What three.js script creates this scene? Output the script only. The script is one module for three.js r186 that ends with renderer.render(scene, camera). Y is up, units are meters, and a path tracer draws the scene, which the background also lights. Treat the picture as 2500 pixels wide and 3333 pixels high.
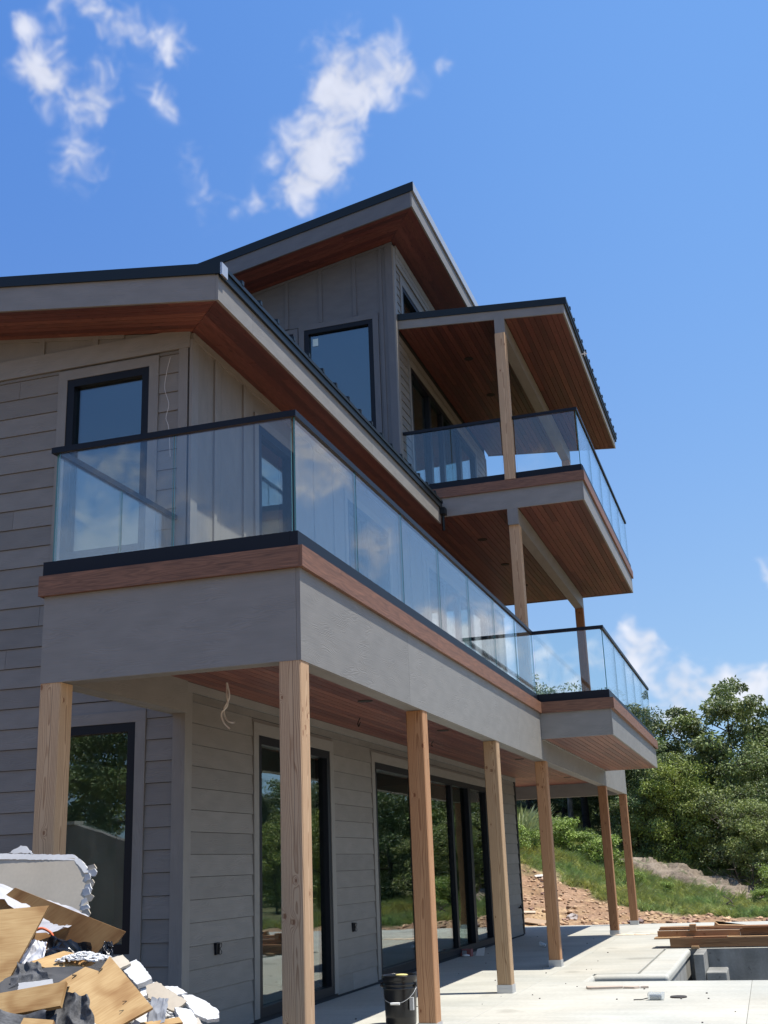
import * as THREE from 'three';
import { mergeGeometries, mergeVertices } from 'three/addons/utils/BufferGeometryUtils.js';
import { RoundedBoxGeometry } from 'three/addons/geometries/RoundedBoxGeometry.js';

// ---------------------------------------------------------------- camera, sky, sun, exposure
const scene = new THREE.Scene();
const camera = new THREE.PerspectiveCamera(47.7, 768 / 1024, 0.1, 2000);
camera.position.set(2.827, 1.347, 7.184);
{
  const yaw = 0.298, pit = 0.298, rol = -0.038;
  const fwd = new THREE.Vector3(-Math.sin(yaw) * Math.cos(pit), Math.sin(pit), -Math.cos(yaw) * Math.cos(pit));
  const right = new THREE.Vector3(Math.cos(yaw), 0, -Math.sin(yaw));
  const up0 = right.clone().cross(fwd);
  camera.up.copy(up0.multiplyScalar(Math.cos(rol)).addScaledVector(right, -Math.sin(rol)));
  camera.lookAt(camera.position.clone().add(fwd));
}
const renderer = new THREE.WebGLRenderer({ antialias: true });
renderer.toneMapping = THREE.LinearToneMapping;
renderer.toneMappingExposure = 1.32;
renderer.shadowMap.enabled = true;

const SUN = new THREE.Vector3(0.362, 1, -0.06).normalize();
const sun = new THREE.DirectionalLight(new THREE.Color(1, 0.95, 0.87), 5.0);
sun.position.copy(SUN).multiplyScalar(60).add(new THREE.Vector3(0, 0, -12));
sun.target.position.set(0, 0, -12);
sun.castShadow = true;
sun.shadow.mapSize.set(4096, 4096);
sun.shadow.bias = -0.0004;
Object.assign(sun.shadow.camera, { left: -40, right: 40, top: 45, bottom: -45, near: 1, far: 150 });
scene.add(sun, sun.target);

// ---------------------------------------------------------------- noise
let seed = 20240611;
const rnd = () => { seed = (seed + 0x6D2B79F5) | 0; let t = Math.imul(seed ^ (seed >>> 15), 1 | seed); t = (t + Math.imul(t ^ (t >>> 7), 61 | t)) ^ t; return ((t ^ (t >>> 14)) >>> 0) / 4294967296; };
const rr = (a, b) => a + (b - a) * rnd();
const reseed = (n) => { seed = n | 0; };
const clamp = (x, a = 0, b = 1) => Math.min(b, Math.max(a, x));
const sstep = (a, b, x) => { const t = clamp((x - a) / (b - a)); return t * t * (3 - 2 * t); };
const mix = (a, b, t) => a + (b - a) * t;
const PERM = new Uint8Array(512);
{ const p = [...Array(256).keys()]; for (let i = 255; i > 0; i--) { const j = Math.floor(rnd() * (i + 1)); [p[i], p[j]] = [p[j], p[i]]; } for (let i = 0; i < 512; i++) PERM[i] = p[i & 255]; }
const fade = (t) => t * t * t * (t * (t * 6 - 15) + 10);
const G2 = [[1, 0], [-1, 0], [0, 1], [0, -1], [.7, .7], [-.7, .7], [.7, -.7], [-.7, -.7]];
function n2(x, y, px = 256, py = 256) {           // tileable gradient noise, about -0.7 .. 0.7
  const xi = Math.floor(x), yi = Math.floor(y), xf = x - xi, yf = y - yi;
  const X0 = ((xi % px) + px) % px, X1 = (X0 + 1) % px, Y0 = ((yi % py) + py) % py, Y1 = (Y0 + 1) % py;
  const g = (X, Y, a, b) => { const q = G2[PERM[PERM[X & 255] + (Y & 255)] & 7]; return q[0] * a + q[1] * b; };
  const u = fade(xf), v = fade(yf);
  return mix(mix(g(X0, Y0, xf, yf), g(X1, Y0, xf - 1, yf), u), mix(g(X0, Y1, xf, yf - 1), g(X1, Y1, xf - 1, yf - 1), u), v);
}
function f2(x, y, oct = 4, px = 256, py = 256) { let s = 0, a = .5; for (let i = 0; i < oct; i++) { s += a * n2(x, y, px, py); x *= 2; y *= 2; px *= 2; py *= 2; a *= .5; } return s * 1.6; }
const G3 = [[1, 1, 0], [-1, 1, 0], [1, -1, 0], [-1, -1, 0], [1, 0, 1], [-1, 0, 1], [1, 0, -1], [-1, 0, -1], [0, 1, 1], [0, -1, 1], [0, 1, -1], [0, -1, -1], [1, 1, 0], [-1, 1, 0], [0, -1, 1], [0, -1, -1]];
function n3(x, y, z) {
  const xi = Math.floor(x), yi = Math.floor(y), zi = Math.floor(z), xf = x - xi, yf = y - yi, zf = z - zi;
  const X = xi & 255, Y = yi & 255, Z = zi & 255;
  const g = (i, j, k) => { const q = G3[PERM[PERM[PERM[(X + i) & 255] + ((Y + j) & 255)] + ((Z + k) & 255)] & 15]; return q[0] * (xf - i) + q[1] * (yf - j) + q[2] * (zf - k); };
  const u = fade(xf), v = fade(yf), w = fade(zf);
  return mix(mix(mix(g(0, 0, 0), g(1, 0, 0), u), mix(g(0, 1, 0), g(1, 1, 0), u), v), mix(mix(g(0, 0, 1), g(1, 0, 1), u), mix(g(0, 1, 1), g(1, 1, 1), u), v), w);
}
function f3(x, y, z, oct) { let s = 0, a = .5; for (let i = 0; i < oct; i++) { s += a * n3(x, y, z); x *= 2.03; y *= 2.03; z *= 2.03; a *= .52; } return s; }

// ---------------------------------------------------------------- sky: clear summer air with torn fair-weather clouds
{
  const W = 4096, H = 2048, data = new Float32Array(W * H * 4), D = Math.PI / 180;
  // azimuth from -z towards +x, elevation, radius (degrees), strength
  const blobs = [[-17.95, 38.04, 1.49, 1], [-19.19, 37.46, 1.03, .9], [-16.33, 37.8, 1.15, .9], [-15.08, 37.75, .64, .9], [-18.42, 36.54, 1.15, .95], [-19.54, 35.22, 1.1, .9], [-21.02, 34.08, 1.42, 1.1], [-19.73, 33.44, 1.15, .9], [-21.31, 32.92, .96, .8], [-21.97, 32.39, .69, .6], [-19.04, 34.38, .8, .6], [-35.61, 37.47, .87, .8], [-36, 36.74, .92, .9], [-35.12, 36.55, .8, .8], [-36.77, 38.62, .6, .7], [-32.75, 36.83, .8, .65], [-33.07, 35.7, 1.1, .65], [-32.07, 35.9, .69, .5], [-31.07, 39.14, 1.03, .7], [-33.45, 39.81, 1.26, .65], [-27.9, 38.62, .82, .75], [-28.97, 38.93, .69, .45], [-29.15, 36.65, .78, .55], [-28.31, 36.1, .5, .5], [-33.42, 33.13, 1.01, .7], [-25.72, 31.99, .96, .5], [-23.22, 32.05, .6, .5], [-26.89, 33.72, .73, .5], [-12.36, 38.23, .6, .55], [-15.67, 39.65, .41, .5], [-12.49, 37.7, .32, .5], [-21.25, 36.04, .37, .3],
    [-5.15, 10.34, .96, .8], [-4.46, 10, .5, .6], [-4.77, 9.14, .8, .7], [-5.52, 9.3, .57, .6], [-3.74, 7.42, 1.15, .9], [-2.45, 7.43, 1.03, .9], [-1.22, 7.02, 1.03, .8], [.33, 7.65, 1.03, 1], [-.37, 7.06, .92, .9], [-3.64, 6.37, .69, .6], [1.56, 12.52, .5, .8], [-9.65, 8.23, 1.6, .7], [-11.33, 10.11, 1.03, .6], [-7.09, 9.19, .69, .5], [-12.13, 8.36, 1.03, .6],
    [19, 21.5, 2.2, 1], [21.5, 20, 2, 1], [17.5, 15.6, 1.2, .8], [24, 22, 1.8, .8], [207, 15.5, 2.2, 1], [212, 15, 2.4, 1], [214, 18, 1.7, .9], [210, 18.5, 1.4, .8], [203, 12.5, 2, .9], [219, 13, 2, .8]];
  // the rest of the sky holds the same kind of clouds, strewn at random
  reseed(77);
  for (let i = 0; i < 150; i++) { const az = rr(8, 318), el = rr(5, az > 140 && az < 260 ? 17 : 50); const k = 2 + Math.floor(rr(0, 5)), s = rr(.55, 1); for (let j = 0; j < k; j++) blobs.push([az + rr(-3, 3), el + rr(-1.3, 1.3), rr(.7, 1.7), s]); }
  const cell = new Map();
  for (const [az, el, r, s] of blobs) {
    const a = az * D, e = el * D, v = [Math.sin(a) * Math.cos(e), Math.sin(e), -Math.cos(a) * Math.cos(e), r * D, s];
    const w = (r * 2.6) / Math.cos(e);
    for (let i = Math.floor(az - w); i <= Math.ceil(az + w); i++) for (let j = Math.floor(el - r * 2.6); j <= Math.ceil(el + r * 2.6); j++) { const key = (((i % 360) + 360) % 360) * 200 + j; if (!cell.has(key)) cell.set(key, []); cell.get(key).push(v); }
  }
  for (let y = 0; y < H; y++) {
    const el = ((y + .5) / H - .5) * Math.PI, se = Math.sin(el), ce = Math.cos(el), eld = el / D;
    for (let x = 0; x < W; x++) {
      const th = ((x + .5) / W - .5) * 2 * Math.PI, dx = ce * Math.cos(th), dy = se, dz = ce * Math.sin(th), o = (y * W + x) * 4;
      if (el < -.01) { data[o] = .30; data[o + 1] = .31; data[o + 2] = .26; data[o + 3] = 1; continue; }
      const h = Math.pow(1 - clamp(dy), 4), mu = dx * SUN.x + dy * SUN.y + dz * SUN.z, g = Math.pow(clamp(mu), 6), pol = clamp(dx * .95 - dz * .3) ;
      let R = mix(.069, .36, h), G = mix(.190, .525, h), B = mix(.535, .66, h);
      const lift = sstep(-.62, .12, dx) * (1 - .5 * h) + .6 * g * g;
      R += lift * .060; G += lift * .102; B += lift * .118;
      const list = cell.get((((Math.floor(Math.atan2(dx, -dz) / D) % 360) + 360) % 360) * 200 + Math.floor(eld));
      if (list) {
        const wx = dx + .010 * n3(dx * 45 + 9, dy * 45, dz * 45), wy = dy + .010 * n3(dx * 45, dy * 45 + 5, dz * 45), wz = dz + .010 * n3(dx * 45, dy * 45, dz * 45 + 3);
        let m = 0;
        for (const b of list) { const q = ((wx - b[0]) ** 2 + (wy - b[1]) ** 2 + (wz - b[2]) ** 2) / (b[3] * b[3]); if (q < 6) m += b[4] * Math.exp(-q * .85); }
        if (m > .02) {
          m = 1.15 * (1 - Math.exp(-m));
          const low = sstep(16, 12, eld), n = f3(wx * 34, wy * 34, wz * 34, 4), hi = f3(wx * 120 + .8 * n, wy * 150 + .8 * n, wz * 120, 5), thin = f3(wx * 70 + 3, wy * 190, wz * 70, 4);
          let al = m * mix(.92, .84, low) + mix(.98, .72, low) * n + mix(.34, .26, low) * hi + .22 * thin - mix(.07, .14, low);
          al = sstep(0, mix(1.0, .72, low), al) * sstep(.02, .35, m); const c = mix(.88, .92, low) * Math.pow(al, mix(1.25, .9, low)), den = al;
          const t = clamp(.88 + n * .25), wh = mix(.70, .76, low);
          R = mix(R, wh * t, c * .92); G = mix(G, (wh + .01) * t, c * .92); B = mix(B, (wh + .07) * t, c * .92);
        }
      }
      data[o] = R; data[o + 1] = G; data[o + 2] = B; data[o + 3] = 1;
    }
  }
  const sky = new THREE.DataTexture(data, W, H, THREE.RGBAFormat, THREE.FloatType);
  sky.mapping = THREE.EquirectangularReflectionMapping; sky.colorSpace = THREE.LinearSRGBColorSpace;
  sky.magFilter = THREE.LinearFilter; sky.minFilter = THREE.LinearFilter; sky.wrapS = THREE.RepeatWrapping; sky.needsUpdate = true;
  scene.background = sky; scene.environment = sky;
}

// ---------------------------------------------------------------- textures
function tex(w, h, su, sv, fn, srgb = true) {      // fn(s, t, u, v) -> [r,g,b] 0..1; s,t in metres, u,v 0..1
  const d = new Uint8Array(w * h * 4);
  for (let y = 0; y < h; y++) for (let x = 0; x < w; x++) {
    const u = x / w, v = y / h, c = fn(u * su, v * sv, u, v), o = (y * w + x) * 4;
    d[o] = clamp(c[0]) * 255; d[o + 1] = clamp(c[1]) * 255; d[o + 2] = clamp(c[2]) * 255; d[o + 3] = 255;
  }
  const t = new THREE.DataTexture(d, w, h); t.wrapS = t.wrapT = THREE.RepeatWrapping; t.magFilter = THREE.LinearFilter; t.minFilter = THREE.LinearMipmapLinearFilter; t.generateMipmaps = true;
  if (srgb) t.colorSpace = THREE.SRGBColorSpace; t.repeat.set(1 / su, 1 / sv); t.needsUpdate = true; return t;
}
const gray = (v) => [v, v, v];
// embossed cedar grain of fibre-cement boards
const mill = (s, t, u, v) => {
  const w = f2(u * 3, v * 4, 3, 3, 4), k = sstep(-.15, .3, f2(u * 4 + 7, v * 3 + 3, 3, 4, 3));
  const ring = Math.sin((v * 30 + w * 5) * 6.283), fine = f2(u * 4, v * 70, 3, 4, 70);
  return .5 + .26 * ring * k + .26 * fine;
};
const millBump = tex(1024, 512, 1.6, .44, (s, t, u, v) => gray(mill(s, t, u, v)), false);
const millMap = tex(1024, 512, 1.6, .44, (s, t, u, v) => { const q = .93 + .06 * f2(u * 5, v * 4, 3, 5, 4) + .10 * (mill(s, t, u, v) - .5); return [q, q, q]; });
// solid-stained tongue and groove pine
const soffMap = tex(1024, 512, 2.4, .5, (s, t, u, v) => {
  const w = f2(u * 3, v * 6, 3, 3, 6), ring = .5 + .5 * Math.sin((v * 26 + w * 4.2) * 6.283), fine = f2(u * 16, v * 130, 2, 16, 130);
  let q = .80 + .16 * (ring - .5) + .16 * fine + .10 * f2(u * 2, v * 9, 2, 2, 9);
  for (const [a, b] of [[.12, .2], [.31, .62], [.55, .33], [.68, .87], [.83, .1], [.93, .52], [.44, .9]]) { const r = Math.hypot((u - a) * 2.4, (v - b) * .5 * 1.6); q -= .42 * Math.exp(-r * r / .00016); }
  return [q, q * .97, q * .95];
});
// rough-sawn fir, four faces side by side
const KN = []; reseed(5); for (let i = 0; i < 17; i++) KN.push([rr(0, 3), rr(0, .66), rr(.005, .012)]);
const firField = (s, t) => {
  const strip = Math.floor(t / .165), tc = strip * .165 + .0825 + .05 * n2(strip * 3.3 + .5, s / 3 * 3, 256, 3), d = .05 + .035 * n2(s, strip * 7.7 + .2, 3, 256);
  let f = Math.sqrt((t - tc) ** 2 + d * d * .35) * 105 + 1.6 * f2(s * 2, t / .66 * 8, 3, 6, 8), kd = 0, halo = 0;
  for (const [ks, kt, kr] of KN) { const r = Math.hypot((s - ks) * .55, t - kt); if (r < .09) { f += 3.2 * Math.exp(-(r * r) / (kr * kr * 5)); kd = Math.max(kd, sstep(kr * 1.15, kr * .7, r)); halo = Math.max(halo, Math.exp(-(r * r) / (kr * kr * 4))); } }
  return [f, kd, halo];
};
const firMap = tex(2048, 512, 3, .66, (s, t, u, v) => {
  const [f, kd, halo] = firField(s, t), ph = f - Math.floor(f), late = sstep(.45, .9, ph) * sstep(1, .93, ph), fine = f2(u * 20, v * 190, 2, 20, 190), bl = f2(u * 4, v * 5, 3, 4, 5);
  let q = clamp(late * .78 + .20 * halo - fine * .25 + bl * .18);
  let r = mix(.83, .63, q), g = mix(.70, .485, q), b = mix(.545, .345, q);
  const crack = sstep(.014, 0, Math.abs(((v * 4) % 1) - .55 - .05 * n2(u * 6, 3.5, 6, 256))) * sstep(.0, .25, n2(u * 5 + .3, Math.floor(v * 4) + .5, 5, 256));
  q = 1 - .5 * crack; r = mix(r, .50, kd * .7) * q; g = mix(g, .32, kd * .7) * q; b = mix(b, .20, kd * .7) * q;
  return [r, g, b];
});
const firBump = tex(1024, 256, 3, .66, (s, t, u, v) => { const [f, kd] = firField(s, t); return gray(.5 + .2 * Math.sin(f * 6.283) + .3 * f2(u * 20, v * 120, 2, 20, 120) - .2 * kd); }, false);
// capped composite decking
const trimMap = tex(1024, 256, 2.4, .3, (s, t, u, v) => { const w = f2(u * 4, v * 5, 3, 4, 5), st = f2(u * 7, v * 60, 3, 7, 60), q = .80 + .22 * st + .10 * Math.sin((v * 9 + w * 3) * 6.283) * .6 + .07 * w; return [q, q * .97, q * .95]; });
// sheathing plywood
const plyMap = tex(1024, 1024, 1.2, 1.2, (s, t, u, v) => {
  const w = f2(u * 2, v * 3, 3, 2, 3), a = Math.abs(((v * 5 + w * 2.2) % 1 + 1) % 1 - .5) * 2, band = sstep(.35, .95, a), fine = f2(u * 12, v * 160, 2, 12, 160), bl = f2(u * 5 + 2, v * 5, 4, 5, 5);
  const q = clamp(.28 + .50 * band * (.7 + bl) - .34 * fine + .30 * bl);
  return [mix(.90, .66, q), mix(.77, .49, q), mix(.55, .28, q)];
});
const concMap = tex(1024, 1024, 4, 4, (s, t, u, v) => { const q = .845 + .075 * f2(u * 4, v * 4, 5, 4, 4) - .10 * sstep(.28, .5, f2(u * 3 + 1.5, v * 3 + 7.5, 4, 3, 3)) + .05 * f2(u * 3 + 5, v * 18, 3, 3, 18) + .04 * f2(u * 90, v * 90, 2, 90, 90), y = .026 * f2(u * 2 + 3, v * 2, 3, 2, 2); return [q + y, q, q - .03 - y]; });
const concBump = tex(512, 512, 2, 2, (s, t, u, v) => gray(.5 + .35 * f2(u * 8, v * 8, 4, 8, 8) + .2 * f2(u * 80, v * 80, 2, 80, 80)), false);
const wallConcMap = tex(512, 512, 2, 2, (s, t, u, v) => { const q = .66 + .16 * f2(u * 3, v * 3, 5, 3, 3) + .08 * f2(u * 12, v * 2, 3, 12, 2) + .05 * f2(u * 60, v * 60, 2, 60, 60); const p = sstep(.42, .52, f2(u * 22, v * 22, 2, 22, 22)) * .12; return [q - p, q - p, q - .02 - p]; });
const dirtMap = tex(1024, 1024, 5, 5, (s, t, u, v) => { const b = f2(u * 6, v * 6, 5, 6, 6), g = f2(u * 60, v * 60, 3, 60, 60), q = .78 + .22 * b + .22 * g; return [q, q * (.97 + .06 * b), q * (.93 + .14 * b)]; });
const rockMap = tex(512, 512, 2.5, 2.5, (s, t, u, v) => { const q = .60 + .22 * f2(u * 3, v * 12, 5, 3, 12) + .12 * f2(u * 40, v * 40, 3, 40, 40), m = sstep(.1, .35, f2(u * 4 + 3, v * 4, 4, 4, 4)) * .12; return [q + .03 - m, q - .015 - m * .5, q - .07 - m]; });
const barkMap = tex(256, 512, .5, 1, (s, t, u, v) => { const q = .62 + .35 * f2(u * 12, v * 5, 4, 12, 5); return [q, q * .96, q * .9]; });
const feltMap = tex(256, 256, .5, .5, (s, t, u, v) => { const q = .66 + .22 * f2(u * 4, v * 4, 4, 4, 4) + .2 * f2(u * 40, v * 40, 2, 40, 40); return gray(q); });
const boardMap = tex(512, 512, 1, 1, (s, t, u, v) => { const q = .93 + .05 * f2(u * 4, v * 4, 4, 4, 4) + .03 * f2(u * 50, v * 50, 2, 50, 50); return gray(q); });
const waveBump = tex(256, 256, 2.6, 2.6, (s, t, u, v) => gray(.5 + .5 * f2(u * 3, v * 4, 2, 3, 4)), false);

// ---------------------------------------------------------------- materials
const lin = (r, g, b) => new THREE.Color().setRGB(r, g, b);
const std = (c, o = {}) => new THREE.MeshStandardMaterial({ color: lin(...c), roughness: .8, ...o });
const M = {};
M.siding = [[.226, .215, .196], [.210, .199, .181], [.242, .230, .210], [.220, .207, .187]].map((c) => std(c, { map: millMap, bumpMap: millBump, bumpScale: .0016, roughness: .62 }));
M.tower = [[.128, .134, .146], [.123, .129, .141], [.134, .140, .152]].map((c) => std(c, { map: millMap, bumpMap: millBump, bumpScale: .001, roughness: .62 }));  // cooler, darker copy of the siding grey: weaker bounce light put into the colour
M.board = std([.232, .222, .204], { map: boardMap, roughness: .62, bumpMap: millBump, bumpScale: .0006 });
M.fascia = [[.262, .252, .232], [.244, .234, .215]].map((c) => std(c, { map: millMap, bumpMap: millBump, bumpScale: .0017, roughness: .55 }));
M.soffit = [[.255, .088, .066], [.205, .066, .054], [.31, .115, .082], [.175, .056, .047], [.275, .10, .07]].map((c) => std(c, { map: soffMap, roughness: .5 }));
M.soffitUpShade = [[.185, .058, .049], [.15, .046, .041], [.225, .077, .06], [.125, .039, .036], [.20, .068, .052]].map((c) => std(c, { map: soffMap, roughness: .5 }));  // darker copy of the soffit stain: dimmer light higher up painted into the colour
M.soffitBack = std([.03, .015, .01]);
M.trim = [[.30, .152, .090], [.275, .138, .082]].map((c) => std(c, { map: trimMap, roughness: .6, bumpMap: trimMap, bumpScale: .0008 }));
M.fir = [[.90, .90, .92], [.70, .56, .48], [.66, .66, .66], [.53, .39, .32], [.82, .82, .86]].map((c) => std(c, { map: firMap, bumpMap: firBump, bumpScale: .0012, roughness: .8 }));
M.black = new THREE.MeshPhysicalMaterial({ color: lin(.007, .009, .015), roughness: .45, specularIntensity: .45 });
M.frame = new THREE.MeshPhysicalMaterial({ color: lin(.007, .009, .014), roughness: .45, specularIntensity: .45 });
M.metal = new THREE.MeshPhysicalMaterial({ color: lin(.009, .014, .017), roughness: .42, specularIntensity: .6 });
M.steel = std([.55, .56, .57], { roughness: .45, metalness: .7 });
M.wrap = std([.018, .018, .02], { roughness: .9 });
M.drywall = std([.62, .60, .56], { roughness: .95 });
M.floorIn = std([.30, .29, .27], { roughness: .8 });
M.dark = std([.02, .018, .016], { roughness: .9 });
M.glass = new THREE.MeshPhysicalMaterial({ color: lin(.62, .74, .72), roughness: 0, transmission: 1, thickness: 0, ior: 2.2, bumpMap: waveBump, bumpScale: .0016 });
M.rail = new THREE.MeshPhysicalMaterial({ color: lin(.93, .965, .96), roughness: 0, transmission: 1, thickness: 0, ior: 1.66 });
M.railEdge = new THREE.MeshPhysicalMaterial({ color: lin(.075, .24, .25), roughness: .15, transmission: .3, thickness: 0 });
M.conc = [[.64, .625, .585], [.665, .65, .615], [.61, .59, .545]].map((c) => std(c, { map: concMap, bumpMap: concBump, bumpScale: .002, roughness: .88 }));
M.wallConc = std([.62, .61, .59], { map: wallConcMap, bumpMap: concBump, bumpScale: .004, roughness: .92 });
M.white = std([.82, .82, .80], { roughness: .7 });

// ---------------------------------------------------------------- building helpers
const taken = {};
const numbered = (n) => { taken[n] = (taken[n] ?? -1) + 1; return taken[n] ? n + '_' + String(taken[n]).padStart(3, '0') : n; };
const shade = (o) => { o.traverse((c) => { if (c.isMesh) { c.castShadow = true; c.receiveShadow = true; } }); return o; };
function add(name, geo, mat, parent) { const m = new THREE.Mesh(geo, mat); m.name = parent === scene ? numbered(name) : name; m.castShadow = m.receiveShadow = true; parent.add(m); return m; }
function part(name, parent) { const g = new THREE.Group(); g.name = name; parent.add(g); return g; }
function tag(o, label, category, group) { o.userData.label = label; o.userData.category = category; if (group) o.userData.group = group; return o; }
function thing(name, label, category, pos = [0, 0, 0], group) { const g = new THREE.Group(); g.name = numbered(name); g.position.set(...pos); scene.add(g); return tag(g, label, category, group); }
function struct(name, geo, mat) { const m = add(name, geo, mat, scene); m.userData.kind = 'structure'; return m; }

// a six-sided piece from eight corners: bottom ring then top ring; uv in metres, u along the longest edge
const QUADS = [[0, 1, 2, 3], [4, 5, 6, 7], [0, 1, 5, 4], [1, 2, 6, 5], [2, 3, 7, 6], [3, 0, 4, 7]];
const V = (p) => new THREE.Vector3(p[0], p[1], p[2]);
function hexa(P, ru = rnd() * 3, rv = rnd() * 3) {
  const p = P.map(V), c = p.reduce((a, b) => a.add(b), new THREE.Vector3()).multiplyScalar(1 / 8);
  const edges = [[0, 1], [1, 2], [0, 4]].map(([a, b]) => p[b].clone().sub(p[a])).sort((a, b) => b.length() - a.length());
  const L = edges[0].clone().normalize(), L2 = edges[1].clone().normalize();
  const pos = [], nor = [], uv = [], idx = [];
  for (const q of QUADS) {
    let [a, b, d, e] = q.map((i) => p[i]);
    let n = d.clone().sub(a).cross(e.clone().sub(b)).normalize();
    const mid = a.clone().add(b).add(d).add(e).multiplyScalar(.25).sub(c);
    let ring = [a, b, d, e];
    if (n.dot(mid) < 0) { n.negate(); ring = [e, d, b, a]; }
    let U = Math.abs(L.dot(n)) < .8 ? L : L2; U = U.clone().addScaledVector(n, -U.dot(n)).normalize(); const W = n.clone().cross(U), o = pos.length / 3;
    for (const k of ring) { pos.push(k.x, k.y, k.z); nor.push(n.x, n.y, n.z); uv.push(k.dot(U) + ru, k.dot(W) + rv); }
    idx.push(o, o + 1, o + 2, o, o + 2, o + 3);
  }
  const g = new THREE.BufferGeometry();
  g.setAttribute('position', new THREE.Float32BufferAttribute(pos, 3)); g.setAttribute('normal', new THREE.Float32BufferAttribute(nor, 3)); g.setAttribute('uv', new THREE.Float32BufferAttribute(uv, 2)); g.setIndex(idx);
  return g;
}
const box = (x0, x1, y0, y1, z0, z1) => hexa([[x0, y0, z0], [x1, y0, z0], [x1, y0, z1], [x0, y0, z1], [x0, y1, z0], [x1, y1, z0], [x1, y1, z1], [x0, y1, z1]]);
// wall space: a along the wall, y up, d out of the wall face
const wp = (axis, plane) => (a, y, d) => axis === 'z' ? [a, y, plane + d] : [plane + d, y, a];
function wbox(w, a0, a1, y0, y1, d0, d1) { return hexa([w(a0, y0, d0), w(a1, y0, d0), w(a1, y0, d1), w(a0, y0, d1), w(a0, y1, d0), w(a1, y1, d0), w(a1, y1, d1), w(a0, y1, d1)]); }
const lap = (w, a0, a1, y0, y1) => hexa([w(a0, y0, 0), w(a1, y0, 0), w(a1, y0, .019), w(a0, y0, .019), w(a0, y1, 0), w(a1, y1, 0), w(a1, y1, .007), w(a0, y1, .007)]);
const pick = (a) => a[Math.floor(rnd() * a.length)];
const spans = (a0, a1, cuts) => { let out = [[a0, a1]]; for (const [c0, c1] of cuts) out = out.flatMap(([p, q]) => c1 <= p || c0 >= q ? [[p, q]] : [[p, Math.min(q, c0)], [Math.max(p, c1), q]].filter(([m, n]) => n - m > .02)); return out; };
const pieces = (a0, a1, len, off = 0) => { const out = []; let a = a0, b = a0 + (off || len); while (b < a1 - .25) { out.push([a, b]); a = b; b += len; } out.push([a, a1]); return out; };
function tube(pts, r, seg = 24, rad = 6) { return new THREE.TubeGeometry(new THREE.CatmullRomCurve3(pts.map(V)), seg, r, rad); }

// ---------------------------------------------------------------- the house
const house = thing('modern_house', 'three-storey grey house with stacked glass balconies, wooden soffits and unfinished timber posts', 'house');
const ZW = -2.02, XW = -1.9, ZT = -9.1, XT = -1.87;           // near wall, long wall, tower wall, tower side wall
const wA = wp('z', ZW), wB = wp('x', XW), wC = wp('z', ZT), wD = wp('x', XT);

// openings: [a0, a1, y0, y1] = outer edge of the frame; casing width round it
function windowAt(w, [a0, a1, y0, y1], { name = 'window', cas = .1, fr = .078, mull = [], depth = .02, sill = true, label, toneMat = M.fascia[1] } = {}) {
  const t = part(name, house); if (label) t.userData.label = label;
  const top = y1 + cas, bot = sill ? y0 - cas : y0;
  const cs = [wbox(w, a0 - cas, a1 + cas, y1, top, -.02, .028), wbox(w, a0 - cas, a0, bot, y1, -.02, .028), wbox(w, a1, a1 + cas, bot, y1, -.02, .028)];
  if (sill) cs.push(wbox(w, a0, a1, bot, y0, -.02, .028));
  for (const c of cs) add('casing', c, toneMat, t);
  const fs = [wbox(w, a0 + .001, a1 - .001, y1 - fr, y1 - .001, -.09, depth), wbox(w, a0 + .001, a1 - .001, y0 + .001, y0 + fr, -.09, depth), wbox(w, a0 + .001, a0 + fr, y0 + fr, y1 - fr, -.09, depth), wbox(w, a1 - fr, a1 - .001, y0 + fr, y1 - fr, -.09, depth)];
  for (const [m0, m1, d] of mull) fs.push(wbox(w, m0, m1, y0 + fr, y1 - fr, -.085, d ?? depth - .012));
  add('frame', mergeGeometries(fs), M.frame, t);
  const edges = [a0 + fr, ...mull.flatMap(([p, q]) => [p, q]), a1 - fr];
  for (let i = 0; i < edges.length; i += 2) { const ins = i % 4 ? -.055 : -.035; add('pane', wbox(w, edges[i] - .004, edges[i + 1] + .004, y0 + fr - .004, y1 - fr + .004, ins - .012, ins), M.glass, t); }
  return t;
}
// wall slab with holes
function wallAt(name, w, a0, a1, y0, y1, holes, thick = .16) {
  const t = part(name, house), g = [], hs = [...holes].sort((p, q) => p[0] - q[0]);
  let a = a0;
  for (const [h0, h1, b0, b1] of hs) {
    if (h0 > a) g.push(wbox(w, a, h0, y0, y1, -thick, 0));
    if (b0 > y0) g.push(wbox(w, h0, h1, y0, b0, -thick, 0));
    if (b1 < y1) g.push(wbox(w, h0, h1, b1, y1, -thick, 0));
    a = h1;
  }
  if (a < a1) g.push(wbox(w, a, a1, y0, y1, -thick, 0));
  add('sheathing', mergeGeometries(g), M.wrap, t);
  return t;
}
function siding(t, w, a0, a1, rows, cuts, len = 3.66) {
  rows.forEach(([y0, y1], i) => {
    const cut = cuts.filter((c) => c[2] < y1 - .008 && c[3] > y0 + .008);
    for (const c of cut) for (const [f0, f1] of [[c[3], y1], [y0, c[2]]]) if (f1 - f0 > .012 && f0 >= y0 - .001 && f1 <= y1 + .001) for (const [m, n] of spans(Math.max(a0, c[0]), Math.min(a1, c[1]), cut.filter((k) => k !== c))) add('siding_board', lap(w, m + .001, n - .001, f0, f1 - .007), pick(M.siding), t);
    for (const [p, q] of spans(a0, a1, cut)) for (const [m, n] of pieces(p, q, len, ((i * 1.37) % 2.4) + .9)) {
      // a board that meets an opening half-way up is notched: keep only the rows' free height
      add('siding_board', lap(w, m + .0015, n - .0015, y0, y1 - .004), pick(M.siding), t);
    }
  });
}
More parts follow.
